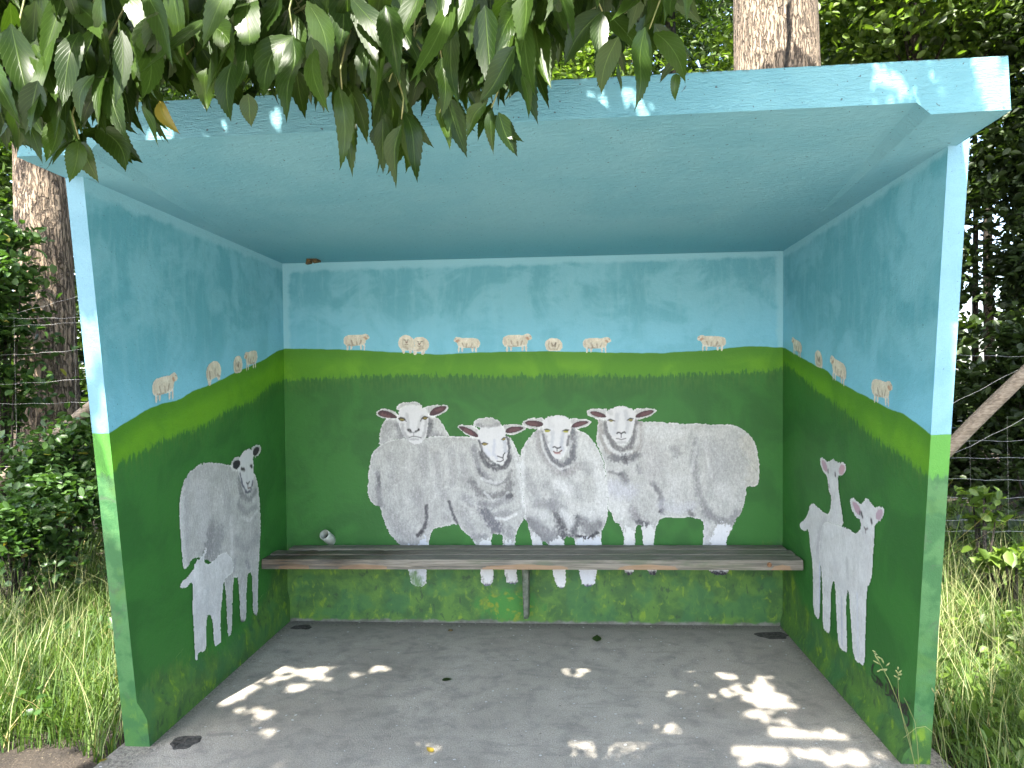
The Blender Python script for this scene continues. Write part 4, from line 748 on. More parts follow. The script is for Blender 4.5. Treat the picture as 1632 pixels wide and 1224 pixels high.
# ------------------------------------------------------------------ small things
pb = B(527, 860); pipe = empty('pipe_stub', tuple(pb)); pipe['_o'] = tuple(pb); tag(pipe, 'short grey plastic pipe stub sticking out of the back wall above the bench', 'pipe')
pe = at(517, 852, -.075); d = (pe-pb); V = []; F = []; n = 28
a = np.cross(d/np.linalg.norm(d), [0, 0, 1]); a /= np.linalg.norm(a); b2 = np.cross(d/np.linalg.norm(d), a)
rings = [(pb-d*.2, .029), (pb+d*.15, .029), (pb+d*.16, .029), (pe, .029), (pe, .022), (pe-d*.7, .022)]
for c, r in rings:
    for j in range(n): th = 2*math.pi*j/n; V.append(c+r*(math.cos(th)*a+math.sin(th)*b2))
F = [(i_*n+j, i_*n+(j+1) % n, (i_+1)*n+(j+1) % n, (i_+1)*n+j) for i_ in range(len(rings)-1) for j in range(n)]
mesh_obj('pipe_wall', V, F, M_pvc, pipe, True)
V = [pe-d*.68+.0222*(math.cos(2*math.pi*j/n)*a+math.sin(2*math.pi*j/n)*b2) for j in range(n)]
mesh_obj('pipe_bore_disc', V, [tuple(range(n))], M_dark, pipe)  # black disc inside the pipe, shade of the hollow as colour
# mortar collar where the pipe enters the wall
s = MB(); V = []
# rusty bracket remains under the ceiling
bp = at(500, 408, -.09); zc = soffit(bp[0], -.09, 1)
rb = empty('rusty_bracket', (bp[0], -.09, zc)); rb['_o'] = (bp[0], -.09, zc); tag(rb, 'rusty broken steel bracket fixed to the ceiling near the back left corner', 'bracket')
s = MB(); s.box8([(bp[0]-.030, -.125, zc-.014), (bp[0]+.026, -.118, zc-.010), (bp[0]+.030, -.06, zc-.012), (bp[0]-.028, -.065, zc-.013), (bp[0]-.030, -.122, zc+.002), (bp[0]+.026, -.118, zc+.002), (bp[0]+.030, -.06, zc+.002), (bp[0]-.028, -.065, zc+.002)])
s.build('plate', M_rust, rb)
s = MB(); s.box8([(bp[0]-.034, -.128, zc-.030), (bp[0]-.004, -.130, zc-.026), (bp[0]-.004, -.10, zc-.026), (bp[0]-.034, -.10, zc-.030), (bp[0]-.030, -.126, zc-.013), (bp[0]-.008, -.126, zc-.013), (bp[0]-.008, -.10, zc-.013), (bp[0]-.030, -.10, zc-.013)])
s.box8([(bp[0]+.008, -.128, zc-.024), (bp[0]+.034, -.122, zc-.020), (bp[0]+.034, -.10, zc-.020), (bp[0]+.008, -.10, zc-.024), (bp[0]+.010, -.126, zc-.011), (bp[0]+.030, -.12, zc-.011), (bp[0]+.030, -.10, zc-.011), (bp[0]+.010, -.10, zc-.011)])
s.build('bent_lug', M_rust, rb)

def patch_disc(px, py, rx, ry, label):
    c = G(px, py); V = [(c[0], c[1], .001)]; n = 40
    for q, z in ((.5, .002), (.85, .004), (1., .0012)):
        for j in range(n):
            th = 2*math.pi*j/n; rj = 1+.09*math.sin(3*th+px)+.06*math.sin(7*th+py)
            V.append((c[0]+rx*q*rj*math.cos(th), c[1]+ry*q*rj*math.sin(th), z+.0015*math.sin(5*th+q*9)))
    F = [(0, 1+j, 1+(j+1) % n) for j in range(n)]+[(1+r*n+j, 1+(r+1)*n+j, 1+(r+1)*n+(j+1) % n, 1+r*n+(j+1) % n) for r in range(2) for j in range(n)]
    tag(mesh_obj('floor_plug', V, F, M_bitu), label, 'floor plug', 'dark filled holes in the concrete floor')
patch_disc(295, 1183, .055, .05, 'dark round plug in the floor beside the left wall front edge')
patch_disc(481, 1000, .06, .035, 'dark round plug in the floor at the back left corner')
patch_disc(1231, 1013, .085, .05, 'dark round plug in the floor at the back right corner')
tag(mesh_obj('iron_ring', *(lambda c: ([(c[0]+r*math.cos(t*math.pi/10), c[1]+r*math.sin(t*math.pi/10), z) for r, z in ((.014, .001), (.011, .005), (.007, .005), (.005, .001)) for t in range(20)], [(k*20+j, (k+1)*20+j, (k+1)*20+(j+1) % 20, k*20+(j+1) % 20) for k in range(3) for j in range(20)]))(G(718, 1005)), M_rust), 'tiny rusty ring lying on the floor below the bench', 'ring')

# ------------------------------------------------------------------ leaves: generators
def leaflet(L, W, curl, fold, ser, nl=12):
    """serrated lance-shaped leaflet along +Y, normal +Z"""
    V = []; lu = []; lv = []
    for k in range(nl*2+1):
        t = k/(nl*2); w_ = W*.5*(math.sin(math.pi*min(1, t*1.02)**.80)**.9)*(1-.35*t) if 0 < t < 1 else .0004
        w_ *= (1.16 if t < .92 else .9)
        if k % 2 and .12 < t < .95: w_ *= 1+ser
        yy = L*t; zc = -curl*L*t*t
        for u in (-1, -.5, 0, .5, 1):
            V.append((u*w_, yy-(.02*L*abs(u) if k % 2 == 0 else -.006*L*abs(u)), zc+fold*abs(u)*w_)); lu.append(u); lv.append(t)
    F = [(k*5+j, k*5+j+1, (k+1)*5+j+1, (k+1)*5+j) for k in range(nl*2) for j in range(4)]
    return np.array(V), np.array(F), np.array(lu), np.array(lv)
def place(base, tip_dir, normal, V):
    t = tip_dir/np.linalg.norm(tip_dir); n = normal-t*(normal@t); n /= np.linalg.norm(n); x = np.cross(t, n)
    return base+V[:, :1]*x+V[:, 1:2]*t+V[:, 2:3]*n
def pxray(px, py, dist):
    D = CF+(px-816)/FPX*CR-(py-612)/FPX*CU; return CAM+D*dist
# canopy of the ash over the forecourt; gaps carved to place the light flecks
SPOTS = []
def sp(px, py, rx, ry=None, plane='G'):
    if rx >= .06: rx *= .62; ry = (ry or rx)*.62
    if plane == 'G': c = G(px, py); SPOTS.append((0, c[0], c[1], rx, ry or rx))
    else: c = at(px, py, FY); SPOTS.append((1, c[0], c[2], rx, ry or rx))
for q in [(440, 1066, .10, .035), (400, 1080, .05, .03), (395, 1092, .05, .03), (505, 1085, .05, .03), (520, 1065, .03, .02), (370, 1108, .05, .03), (472, 1098, .03, .02), (420, 1140, .025, .02), (348, 1112, .03, .02), (560, 1076, .03, .02), (600, 1069, .02, .015), (515, 1062, .02, .015), (432, 1166, .02, .02), (436, 1196, .02, .02),
          (905, 1074, .07, .028), (925, 1068, .03, .012), (1158, 1078, .07, .03), (1215, 1083, .04, .02), (1185, 1098, .035, .03), (1165, 1106, .03, .02), (1205, 1115, .05, .02), (1130, 1115, .02, .02), (1235, 1107, .03, .02), (1225, 1098, .03, .02), (1075, 1106, .02, .015), (1255, 1125, .03, .02),
          (1040, 1150, .04, .03), (1060, 1160, .04, .05), (1025, 1175, .04, .02), (965, 1185, .06, .02), (990, 1182, .04, .02), (935, 1190, .03, .02), (1000, 1195, .05, .02), (960, 1200, .03, .02), (985, 1207, .03, .02), (910, 1190, .03, .02), (925, 1207, .02, .015), (1080, 1178, .03, .02),
          (1240, 1155, .07, .05), (1270, 1175, .11, .04), (1225, 1190, .05, .04), (1300, 1195, .10, .03), (1330, 1170, .03, .03), (1360, 1190, .07, .03), (1250, 1210, .10, .03), (1330, 1215, .10, .03), (1190, 1185, .03, .02), (1390, 1205, .06, .03), (1190, 1218, .04, .02), (1180, 1200, .02, .02), (715, 1190, .03, .015), (630, 1160, .02, .015), (690, 1196, .03, .012), (800, 1150, .03, .015)]: sp(*q)
_r = np.random.default_rng(77)
for (cx_, cy_, sx_, sy_, n_) in [(400, 1085, 60, 18, 16), (470, 1075, 60, 12, 10), (350, 1130, 60, 30, 5), (1180, 1100, 50, 18, 14), (1000, 1188, 70, 18, 16), (1290, 1190, 70, 22, 26), (640, 1185, 60, 15, 6), (1210, 1135, 30, 20, 6)]:
    for _k in range(n_): sp(cx_+_r.normal()*sx_*.6, cy_+_r.normal()*sy_*.6, _r.uniform(.006, .026), _r.uniform(.004, .018))
for q in [(940, 140, .022, .07), (955, 170, .04, .025), (1020, 178, .03, .02), (1000, 160, .012, .02), (1415, 115, .03, .03), (1425, 140, .03, .05), (1400, 158, .02, .02), (1470, 150, .02, .04), (1480, 130, .015, .03), (935, 165, .04, .03), (965, 175, .04, .02), (948, 130, .03, .03), (345, 205, .03, .02), (325, 200, .012, .03), (225, 215, .03, .03), (260, 205, .02, .04), (440, 190, .025, .03)]: sp(*q, plane='F')
SUNU = SUN_D
LEAFSUN = [(pxray(*q, 1.05), r_*1.5) for q, r_ in [((822, 85), .045), ((845, 110), .04), ((780, 90), .035), ((165, 160), .035), ((190, 180), .03), ((60, 120), .04), ((90, 160), .03), ((640, 20), .03), ((262, 30), .03), ((130, 235), .03), ((735, 80), .02), ((715, 120), .03), ((445, 130), .02), ((240, 75), .02), ((1010, 120), .012), ((300, 30), .03), ((520, 20), .03), ((25, 20), .03)]]
LEAFSUN += [(at(x_, y_, 1.7), r_) for x_, y_, r_ in [(62, 300, .10), (50, 400, .07), (85, 350, .05), (60, 450, .06), (40, 330, .05), (70, 560, .05), (60, 640, .07)]]
def sunlit_gap(C, grow):
    keep = np.ones(len(C), bool); lone = np.modf(np.abs(np.sin(C[:, 0]*913.7+C[:, 1]*371.3)*4375.3))[0] if len(C) > 1 else np.ones(1)
    sdn = -SUN_D/np.linalg.norm(SUN_D)
    for p_, r_ in LEAFSUN:
        d_ = C-p_; t_ = d_@sdn; keep &= ~((np.linalg.norm(d_-t_[:, None]*sdn, axis=1) < r_+grow) & (t_ > .5))
    for kind, a_, b_, rx, ry in SPOTS:
        if kind == 0: t = C[:, 2]; u = C[:, 0]+SUNU[0]*t-a_; v = C[:, 1]+SUNU[1]*t-b_
        else: t = (FY-C[:, 1])/SUNU[1]; u = C[:, 0]+SUNU[0]*t-a_; v = C[:, 2]+SUNU[2]*t-b_
        keep &= ~(((u/(rx+grow-.004))**2+(v/(ry+grow-.004))**2 < 1) & (t > 0) & (lone > .045))
    return keep
def fbm(P, s, seed): return (hashn(P, s, seed)+.5*hashn(P, s/2, seed+1)+.25*hashn(P, s/4, seed+2))/1.75

ash = empty('ash_tree', (-2.6, -4.6, 0)); ash['_o'] = (-2.6, -4.6, 0)
tag(ash, 'overhanging tree whose long drooping pointed leaves fill the top left of the view', 'tree')
LV = []; LF = []; LU = []; LVV = []; LR = []; nb = 0
TW = MB()
rg = np.random.default_rng(5)
def add_leaf(b0, t0, wpx, dist, rnd=None, dd=None):
    global nb
    p0 = pxray(*b0, dist); p1 = pxray(*t0, dist+(rg.uniform(-.05, .05) if dd is None else dd)); L = np.linalg.norm(p1-p0); W = wpx/FPX*dist*.98
    td = p1-p0; nrm = -CF+CR*rg.uniform(-.55, .55)+CU*rg.uniform(-.1, .75)
    V, F_, lu, lv = leaflet(L, W*1.08, rg.uniform(-.10, .16), rg.uniform(.05, .5), .08)
    V[:, 0] += W*rg.uniform(-.4, .4)*np.sin(lv*3.1); V[:, 2] += W*rg.uniform(-.5, .5)*V[:, 0]/max(W, 1e-4)*lv*.8+L*rg.uniform(-.05, .05)*np.sin(lv*rg.uniform(4, 8))
    V = place(p0, td, nrm, V); LV.append(V); LF.append(F_+nb); nb += len(V); LU.append(lu); LVV.append(lv); LR.append(np.full(len(V), rg.random()*.94 if rnd is None else rnd))
HAND = [(41, 69, 100, 197, 58), (18, 40, 50, 185, 42), (163, 118, 172, 217, 30), (176, 120, 201, 223, 34), (160, 205, 203, 277, 40), (126, 226, 154, 291, 32), (126, 226, 110, 292, 28), (122, 220, 57, 262, 34), (150, 120, 120, 190, 26), (250, 20, 250, 117, 40), (250, 18, 292, 106, 36), (245, 15, 186, 78, 46), (247, 35, 213, 114, 36), (255, 20, 304, 52, 32), (334, 40, 370, 105, 38), (330, 110, 332, 181, 30), (370, 100, 374, 198, 40), (395, 150, 400, 203, 26), (226, 170, 254, 236, 13), (240, 165, 262, 232, 22), (468, 58, 420, 152, 46), (467, 62, 461, 203, 44), (472, 62, 508, 182, 40), (495, 60, 515, 147, 32),
        (540, 140, 541, 272, 27), (545, 145, 562, 283, 30), (560, 150, 568, 262, 26), (620, 130, 607, 280, 30), (640, 200, 634, 302, 34), (645, 180, 667, 289, 27), (610, 190, 611, 278, 26), (703, 92, 654, 136, 24), (704, 92, 735, 138, 30), (652, 96, 610, 135, 22), (706, 110, 705, 182, 24), (712, 155, 743, 253, 36), (702, 180, 716, 241, 15), (820, 75, 758, 162, 42), (827, 72, 866, 189, 40), (822, 78, 812, 157, 32), (775, 165, 746, 222, 26), (783, 175, 781, 243, 18), (795, 180, 822, 252, 28), (832, 120, 842, 192, 14),
        (960, 18, 902, 101, 38), (959, 22, 960, 102, 27), (965, 20, 1022, 86, 36), (985, 60, 959, 151, 34), (1028, 45, 1018, 171, 38), (1044, 52, 1092, 133, 32), (1078, 118, 1077, 159, 14), (985, 100, 992, 152, 12), (1040, -10, 1035, 38, 26), (1075, -10, 1070, 24, 18), (85, 150, 140, 250, 34), (60, 130, 40, 215, 34), (95, 190, 75, 262, 30), (20, 150, 62, 252, 30)]
for (a0, b0, a1, b1, wd) in HAND: add_leaf((a0, b0), (a1, b1), wd, rg.uniform(.95, 1.15))
for (a0, b0, a1, b1, wd) in HAND:
    if b1 > 130:
        for _q in range(2): add_leaf((a0+rg.uniform(-6, 6), b0+rg.uniform(-25, 5)), (a1+rg.uniform(-30, 30), b1-rg.uniform(12, 55)), wd*rg.uniform(.7, 1), rg.uniform(1.12, 1.3))
add_leaf((255, 162), (286, 212), 19, 1.05, .99)
for k in range(1150):
    x = rg.uniform(-60, 905) if k < 800 else rg.uniform(-60, 300) if k < 1000 else rg.uniform(880, 1090)
    tipmax = np.interp(x, [-60, 60, 200, 230, 330, 420, 520, 700, 850, 890, 1090], [240, 245, 200, 165, 160, 160, 175, 190, 165, 80, 50])
    L = rg.uniform(90, 150); th = rg.normal(0, .33); yt = tipmax-abs(rg.normal(0, 75)) if k % 3 else rg.uniform(-60, tipmax); y = yt-L*math.cos(th)
    if 640 < x < 700 and y > 20 and rg.random() < .4: continue
    dq_ = rg.uniform(1.0, 1.75)
    if not sunlit_gap(pxray(x+L*math.sin(th)*.5, (y+yt)/2, dq_)[None], .012)[0]: continue
    add_leaf((x, y), (x+L*math.sin(th), yt), rg.uniform(24, 40), dq_, dd=rg.uniform(-.12, .12))
# stalks carrying the leaf fans, running up to the boughs
for (x, y) in [(250, 18), (165, 115), (126, 222), (468, 58), (545, 142), (640, 190), (704, 92), (824, 72), (960, 18), (1035, 46), (338, 40), (620, 130), (783, 172), (41, 69), (370, 100), (700, 180)]:
    dist = 1.06; P = [pxray(x, y, dist)]; xx, yy = x, y
    for q in range(5): xx += rg.uniform(-16, 22); yy -= rg.uniform(30, 60); P.append(pxray(xx, yy, dist+.02*q))
    P.append(P[-1]+np.array([-.05, -.1, .25])); TW.tube(P, [.0011, .0014, .0017, .002, .0024, .003, .004], 6)
for k in range(60):
    x = rg.uniform(0, 1050); y = rg.uniform(-40, 120); P = [pxray(x, y, 1.2)]
    for q in range(4): x += rg.uniform(-40, 60); y -= rg.uniform(15, 50); P.append(pxray(x, y, 1.2+.03*q))
    TW.tube(P, [.001, .0016, .002, .0025, .003], 6)
mesh_obj('leaf_spray', np.concatenate(LV), np.concatenate(LF), M_leafA, ash, True, {'lu': np.concatenate(LU), 'lv': np.concatenate(LVV), 'rnd': np.concatenate(LR)})
# boughs and trunk
tk = MB(); tk.tube([(-2.6, -4.6, -.1), (-2.62, -4.6, .4), (-2.58, -4.58, 1.4), (-2.5, -4.62, 2.6), (-2.52, -4.6, 4), (-2.4, -4.5, 6.5)], [.30, .23, .20, .18, .15, .07], 20, .06, True, 3)
tk.build('trunk', M_bark, ash, True)
def limb(P, r0, r1): s_ = MB(); n_ = len(P); s_.tube(P, [r0+(r1-r0)*k/(n_-1) for k in range(n_)], 10, .08, True, 2); s_.build('limb', M_bark, ash, True)
limb([(-2.5, -4.6, 2.4), (-1.6, -4.0, 2.75), (-.6, -3.4, 2.85), (.6, -3.0, 2.75), (1.6, -2.85, 2.6), (2.3, -2.8, 2.45)], .08, .012)
limb([(-2.5, -4.6, 3.0), (-1.2, -3.8, 3.7), (.4, -3.5, 4.1), (2.2, -3.6, 4.2), (4.0, -3.4, 4.1)], .09, .015)
limb([(-2.5, -4.6, 3.2), (-1.2, -4.9, 4.0), (.6, -5.0, 4.5), (2.4, -5.2, 4.5)], .08, .015)
limb([(-2.5, -4.6, 2.8), (-2.0, -3.4, 3.4), (-1.4, -2.4, 3.8), (-1.2, -1.4, 4.0)], .07, .012)
TW.build('twig', mat_plain('green_twig', (.10, .13, .03), (.20, .19, .07), 40, .6), ash, True)

def leaf_mesh(C, L, W, seed=0, droop=.2, up=.6, rounder=False):
    """many leaves at centres C (N,3): L length, W width arrays"""
    r = np.random.default_rng(seed); N = len(C)
    ax = r.normal(size=(N, 3)); ax[:, 2] = ax[:, 2]*.6-droop; ax /= np.linalg.norm(ax, axis=1)[:, None]
    nm = r.normal(size=(N, 3)); nm[:, 2] = np.abs(nm[:, 2])+up; nm -= ax*(nm*ax).sum(1)[:, None]; nm /= np.linalg.norm(nm, axis=1)[:, None]
    sx = np.cross(ax, nm); L = np.broadcast_to(L, (N,))[:, None]; W = np.broadcast_to(W, (N,))[:, None]
    fold = r.uniform(.05, .25, (N, 1))*W
    if not rounder:
        V = np.stack([C-ax*L*.5, C-ax*L*.06+sx*W*.5+nm*fold, C+ax*L*.5-nm*L*.08, C-ax*L*.06-sx*W*.5+nm*fold], 1)
        i0 = (np.arange(N)*4)[:, None]; F_ = np.concatenate([i0+[0, 1, 2], i0+[0, 2, 3]]); k = 4
    else:
        V = np.stack([C-ax*L*.5, C-ax*L*.2+sx*W*.45+nm*fold, C+ax*L*.2+sx*W*.42+nm*fold, C+ax*L*.5-nm*L*.06, C+ax*L*.2-sx*W*.42+nm*fold, C-ax*L*.2-sx*W*.45+nm*fold], 1)
        i0 = (np.arange(N)*6)[:, None]; F_ = np.concatenate([i0+[0, 1, 2, 3], i0+[0, 3, 4, 5]]); k = 6
    return V.reshape(-1, 3), F_, np.repeat(r.random(N)*.97, k)

def canopy(n, x0, x1, y0, y1, h0, h1, dens, L0, L1, W0, W1, seed, grow=.038):
    """leaf sprays whose shade falls on x0..x1, y0..y1 of the ground; traced back up the sun's rays to height h"""
    h = rg.uniform(h0, h1, n); gx = rg.uniform(x0, x1, n); gy = rg.uniform(y0, y1, n)
    C = np.stack([gx-SUNU[0]*h, gy-SUNU[1]*h, h], 1)
    k = (rg.random(n) < dens(gx, gy)) & sunlit_gap(C, grow); C = C[k]
    rel = C-CAM; dep = rel@CF; u_ = 816+FPX*(rel@CR)/dep; v_ = 612-FPX*(rel@CU)/dep      # keep sprays clear of the view beside the hanging branch
    C = C[~((dep > 0) & (u_ > 830) & (u_ < 1750) & (v_ > -90) & (v_ < 1300))]
    return leaf_mesh(C, rg.uniform(L0, L1, len(C)), rg.uniform(W0, W1, len(C)), seed, .3, 1.6)
def fb2(gx, gy, s_, sd_): return fbm(np.stack([gx, gy], 1), s_, sd_)
parts = [canopy(52000, -.22, 3.08, -3.0, 1.2, 2.9, 3.9, lambda x, y: np.where((y < -.2) | (x > -9), 1., 1.), .09, .13, .05, .065, 21),
         canopy(26000, -3.3, -.1, -3.4, 1.2, 3.1, 4.6, lambda x, y: np.clip((fb2(x, y, .34, 3)-.57)*9, 0, 1), .08, .12, .04, .06, 22),
         canopy(26000, 3.0, 6.0, -3.4, 1.0, 3.1, 4.6, lambda x, y: np.clip((fb2(x, y, .34, 4)-.56)*9, 0, 1), .08, .12, .04, .06, 23),
         canopy(30000, 3.4, 8.5, .9, 5.3, 5.8, 7.2, lambda x, y: np.clip((fb2(x, y, .5, 6)-.22)*9, 0, 1), .14, .2, .08, .11, 24),  # unseen high band, added to shade the woods on the right
         canopy(11000, -4.5, .2, 1.0, 5.2, 5.2, 6.4, lambda x, y: np.clip((fb2(x, y, .4, 7)-.42)*9, 0, 1), .12, .18, .07, .10, 25)]  # unseen high band, added to shade the woods on the left
nb = 0; VV = []; FF = []; RR = []
for v_, f_, r_ in parts: VV.append(v_); FF.append(f_+nb); RR.append(r_); nb += len(v_)
V, F_, rr_ = np.concatenate(VV), np.concatenate(FF), np.concatenate(RR)
mesh_obj('crown', V, F_, mat_leaf('canopy_leaf', (.04, .075, .012), (.09, .14, .02), None, .45, .35), ash, False, {'rnd': rr_})  # includes the unseen bands added for shade

# ------------------------------------------------------------------ woodland behind
def crown_points(n, rx, ry, rz, nclump, seed, cl=.32, hollow=.45):
    r = np.random.default_rng(seed); d = r.normal(size=(nclump, 3)); d /= np.linalg.norm(d, axis=1)[:, None]
    rad = hollow+(1-hollow)*r.random(nclump)**.6; K = d*rad[:, None]*[rx, ry, rz]
    k = r.integers(0, nclump, n); sz = r.uniform(.6, 1.3, nclump)[k][:, None]
    return K[k]+r.normal(size=(n, 3))*[cl, cl, cl*.55]*sz, K
def tree(name, label, x, y, h, r0, crown, mat, bark, seed, leafL=.10, n=9000, lean=(0, 0), group=None, clumps=60, cl=.32, px=None):
    """crown = (cz, rx, ry, rz)"""
    r = np.random.default_rng(seed); z0 = gzc(x, y) if abs(x) < 9 and y < 10 else -.05
    root = empty(name, (x, y, z0)); root['_o'] = (x, y, z0); tag(root, label, 'tree', group)
    s_ = MB(); P = []; R_ = []
    for k in range(13):
        t = k/12; P.append((x+lean[0]*t+.03*math.sin(t*7+seed), y+lean[1]*t, z0-.15+(h+.15)*t)); R_.append(r0*(1-.55*t)*(1+.45*math.exp(-t*14)))
    s_.tube(P, R_, 24, .07, True, seed); s_.build('trunk', bark, root, True)
    cz, rx, ry, rz = crown; C_, K = crown_points(n, rx, ry, rz, clumps, seed+1, cl); C_ += [x+lean[0]*.8, y+lean[1]*.8, cz]
    s_ = MB()
    for q in K[:14]:
        e = q*.9+[x+lean[0]*.8, y+lean[1]*.8, cz]; b_ = np.array(P[min(12, max(3, int(12*(e[2]-.8)/h)))]); mid = (b_+e)/2+[0, 0, .15]
        s_.tube([b_, mid, e], [r0*.22, r0*.14, r0*.05], 7)
    s_.build('limb', bark, root, True)
    C_ = C_[C_[:, 2] > z0+.1]
    V_, F2, r2 = leaf_mesh(C_, r.uniform(.7, 1.3, len(C_))*leafL, r.uniform(.6, 1.0, len(C_))*leafL*.62, seed+2, .2, .5, True)
    mesh_obj('crown', V_, F2, mat, root, False, {'rnd': r2}); return root
def shrub(name, label, x, y, rx, ry, rz, cz, mat, seed, leafL=.05, n=4000, clumps=30, cl=.12, cat='shrub', group=None):
    z0 = gzc(x, y); root = empty(name, (x, y, z0)); root['_o'] = (x, y, z0); tag(root, label, cat, group)
    C_, K = crown_points(n, rx, ry, rz, clumps, seed, cl, .2); C_ += [x, y, cz]; s_ = MB()
    for q in K[:16]: e = q+[x, y, cz]; s_.tube([(x+q[0]*.15, y+q[1]*.15, z0-.03), (x+q[0]*.6, y+q[1]*.6, z0+(e[2]-z0)*.6), tuple(e)], [.012, .008, .003], 6)
    s_.build('stem', M_bark3, root, True); r = np.random.default_rng(seed)
    C_ = C_[(C_[:, 2] > z0+.02) & ~((C_[:, 0] > -.14) & (C_[:, 0] < 2.95) & (C_[:, 1] < .2))]
    V_, F2, r2 = leaf_mesh(C_, r.uniform(.7, 1.3, len(C_))*leafL, r.uniform(.7, 1.05, len(C_))*leafL*.7, seed+2, .1, .9, True)
    mesh_obj('foliage', V_, F2, mat, root, False, {'rnd': r2}); return root

def tx(px, Y): return at(px, 500, Y)[0]
tree('big_tree', 'thick barked tree trunk standing close behind the shelter on its left', tx(72, 1.9), 1.9, 11, .25, (9.6, 2.2, 1.8, 1.4), M_leafB, M_bark, 31, .09, 14000, lean=(-.1, 0))
tree('big_tree', 'thick sunlit pale trunk rising above the shelter roof on the right', tx(1247, 3.2), 3.2, 12.5, .52, (11.2, 3.2, 2.6, 1.6), M_leafD, M_bark2, 33, .10, 12000)
tree('leafy_tree', 'yellow green leafy tree filling the gap above the middle of the roof', tx(1075, 5.5), 5.5, 8., .12, (5.2, 1.7, 1.3, 2.4), M_leafD, M_bark3, 35, .09, 14000, clumps=90, cl=.25)
tree('leafy_tree', 'slim dark tree behind the drooping leaves left of the pale trunk', tx(925, 6.5), 6.5, 9., .13, (6.8, 2.2, 1.6, 2.4), M_leafB, M_bark3, 36, .10, 12000, clumps=80)
tree('maple_tree', 'broad bright leaved tree above the right end of the roof', tx(1470, 4.4), 4.4, 8., .10, (5.7, 1.6, 1.2, 1.0), M_leafD, M_bark3, 38, .12, 10000, clumps=60, cl=.28)
tree('slim_tree', 'slim dark trunk against the bright gap right of the shelter', tx(1578, 9.5), 9.5, 9., .10, (8.2, 1.8, 1.5, 1.8), M_leafB, M_bark3, 40, .12, 7000)
tree('slim_tree', 'very thin dark stem beside the bright gap close to the shelter wall', tx(1556, 11.), 11., 9., .07, (8.6, 1.8, 1.5, 1.8), M_leafB, M_bark3, 41, .12, 6000)
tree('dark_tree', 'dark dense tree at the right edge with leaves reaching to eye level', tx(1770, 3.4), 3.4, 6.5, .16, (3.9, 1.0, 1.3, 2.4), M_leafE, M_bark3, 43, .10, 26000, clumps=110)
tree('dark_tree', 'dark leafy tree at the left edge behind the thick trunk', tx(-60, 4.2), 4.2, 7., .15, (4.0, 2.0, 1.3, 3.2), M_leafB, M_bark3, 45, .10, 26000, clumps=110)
tree('tall_tree', 'tall tree seen between the hanging leaves above the left of the roof', tx(330, 5.5), 5.5, 9., .16, (6.4, 2.8, 1.5, 2.6), M_leafB, M_bark3, 47, .10, 20000, clumps=110)
tree('tall_tree', 'tall tree seen between the hanging leaves above the middle of the roof', tx(700, 7.), 7., 10., .16, (7.4, 3., 1.5, 2.8), M_leafD, M_bark3, 49, .11, 20000, clumps=110)
# overhead woodland roof: shades the ground behind the shelter
vs_ = empty('climbing_stem', tuple(at(1258, 120, 2.55))); vs_['_o'] = tuple(at(1258, 120, 2.55)); tag(vs_, 'thin bare climbing stem running up in front of the pale sunlit trunk', 'stem')
s = MB(); s.tube([(at(1256, 700, 2.55)[0], 2.55, -.05)]+[tuple(at(x_, y_, 2.55+.02*k_)) for k_, (x_, y_) in enumerate([(1256, 400), (1252, 105), (1258, 60), (1256, 20), (1262, -40), (1258, -120), (1264, -260)])], .017, 8, .15); s.build('stem', M_bark3, vs_, True)
# shrubs near
shrub('bramble_bush', 'tangled bramble bush in front of the thick trunk left of the shelter', tx(85, .7), .75, .42, .35, .50, .78, M_leafC, 51, .06, 3400, 36, .10)
shrub('ivy_bush', 'leafy bush at the left edge reaching up beside the thick trunk', tx(-5, 1.2), 1.2, .26, .35, .95, 1.85, M_leafC, 52, .08, 3000, 34, .10)
shrub('bramble_bush', 'low dark bush at the left edge above the long grass', tx(15, .2), .25, .35, .3, .28, .42, M_leafC, 53, .055, 2200, 24, .09)
shrub('hazel_bush', 'dark broad leaved bush right of the shelter behind the leaning rail', tx(1665, 2.3), 2.3, .5, .5, .85, 1.15, M_leafE, 54, .085, 3800, 34, .13)
shrub('seedling_tree', 'young bright green seedling in the grass right of the shelter', tx(1610, .1), .1, .16, .16, .16, .30, M_leafD, 55, .075, 160, 10, .05)
shrub('seedling_tree', 'small leafy plant with light green leaves beside the right wall foot', tx(1560, .7), .7, .12, .12, .14, .5, M_leafD, 56, .07, 120, 10, .05)
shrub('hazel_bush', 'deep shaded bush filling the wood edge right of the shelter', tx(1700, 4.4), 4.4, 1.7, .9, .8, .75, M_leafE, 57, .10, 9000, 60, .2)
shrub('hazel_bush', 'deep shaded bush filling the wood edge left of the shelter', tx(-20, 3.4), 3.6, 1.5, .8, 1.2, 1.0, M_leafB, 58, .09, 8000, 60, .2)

# distant wood: one mass with thin gaps where the sky shows
N = 150000; a_ = rg.uniform(-1.15, 1.15, N); rad = rg.uniform(13, 19, N); z = rg.uniform(-.1, 14, N)
C = np.stack([1.6+rad*np.sin(a_), -3.75+rad*np.cos(a_), z], 1)
ang = np.stack([a_*14, z*1.0], 1); fb = fbm(ang, 1.1, 9)
gapw = np.exp(-((np.degrees(a_)-31.)/1.7)**2)*((z > 1.5) & (z < 11)); gap2 = np.exp(-((np.degrees(a_)-29)/7)**2)*(z > 7.)
keep = rg.random(N) < np.clip((fb-.22-.50*gapw-.26*gap2)*7, 0.02, 1)
V, F_, r_ = leaf_mesh(C[keep], rg.uniform(.16, .30, keep.sum()), rg.uniform(.10, .2, keep.sum()), 77, .1, .2, True)
tag(mesh_obj('distant_wood', V, F_, M_leafE, None, False, {'rnd': r_}), 'dark leafy wood closing the view behind the shelter', 'woodland', None, 'stuff')

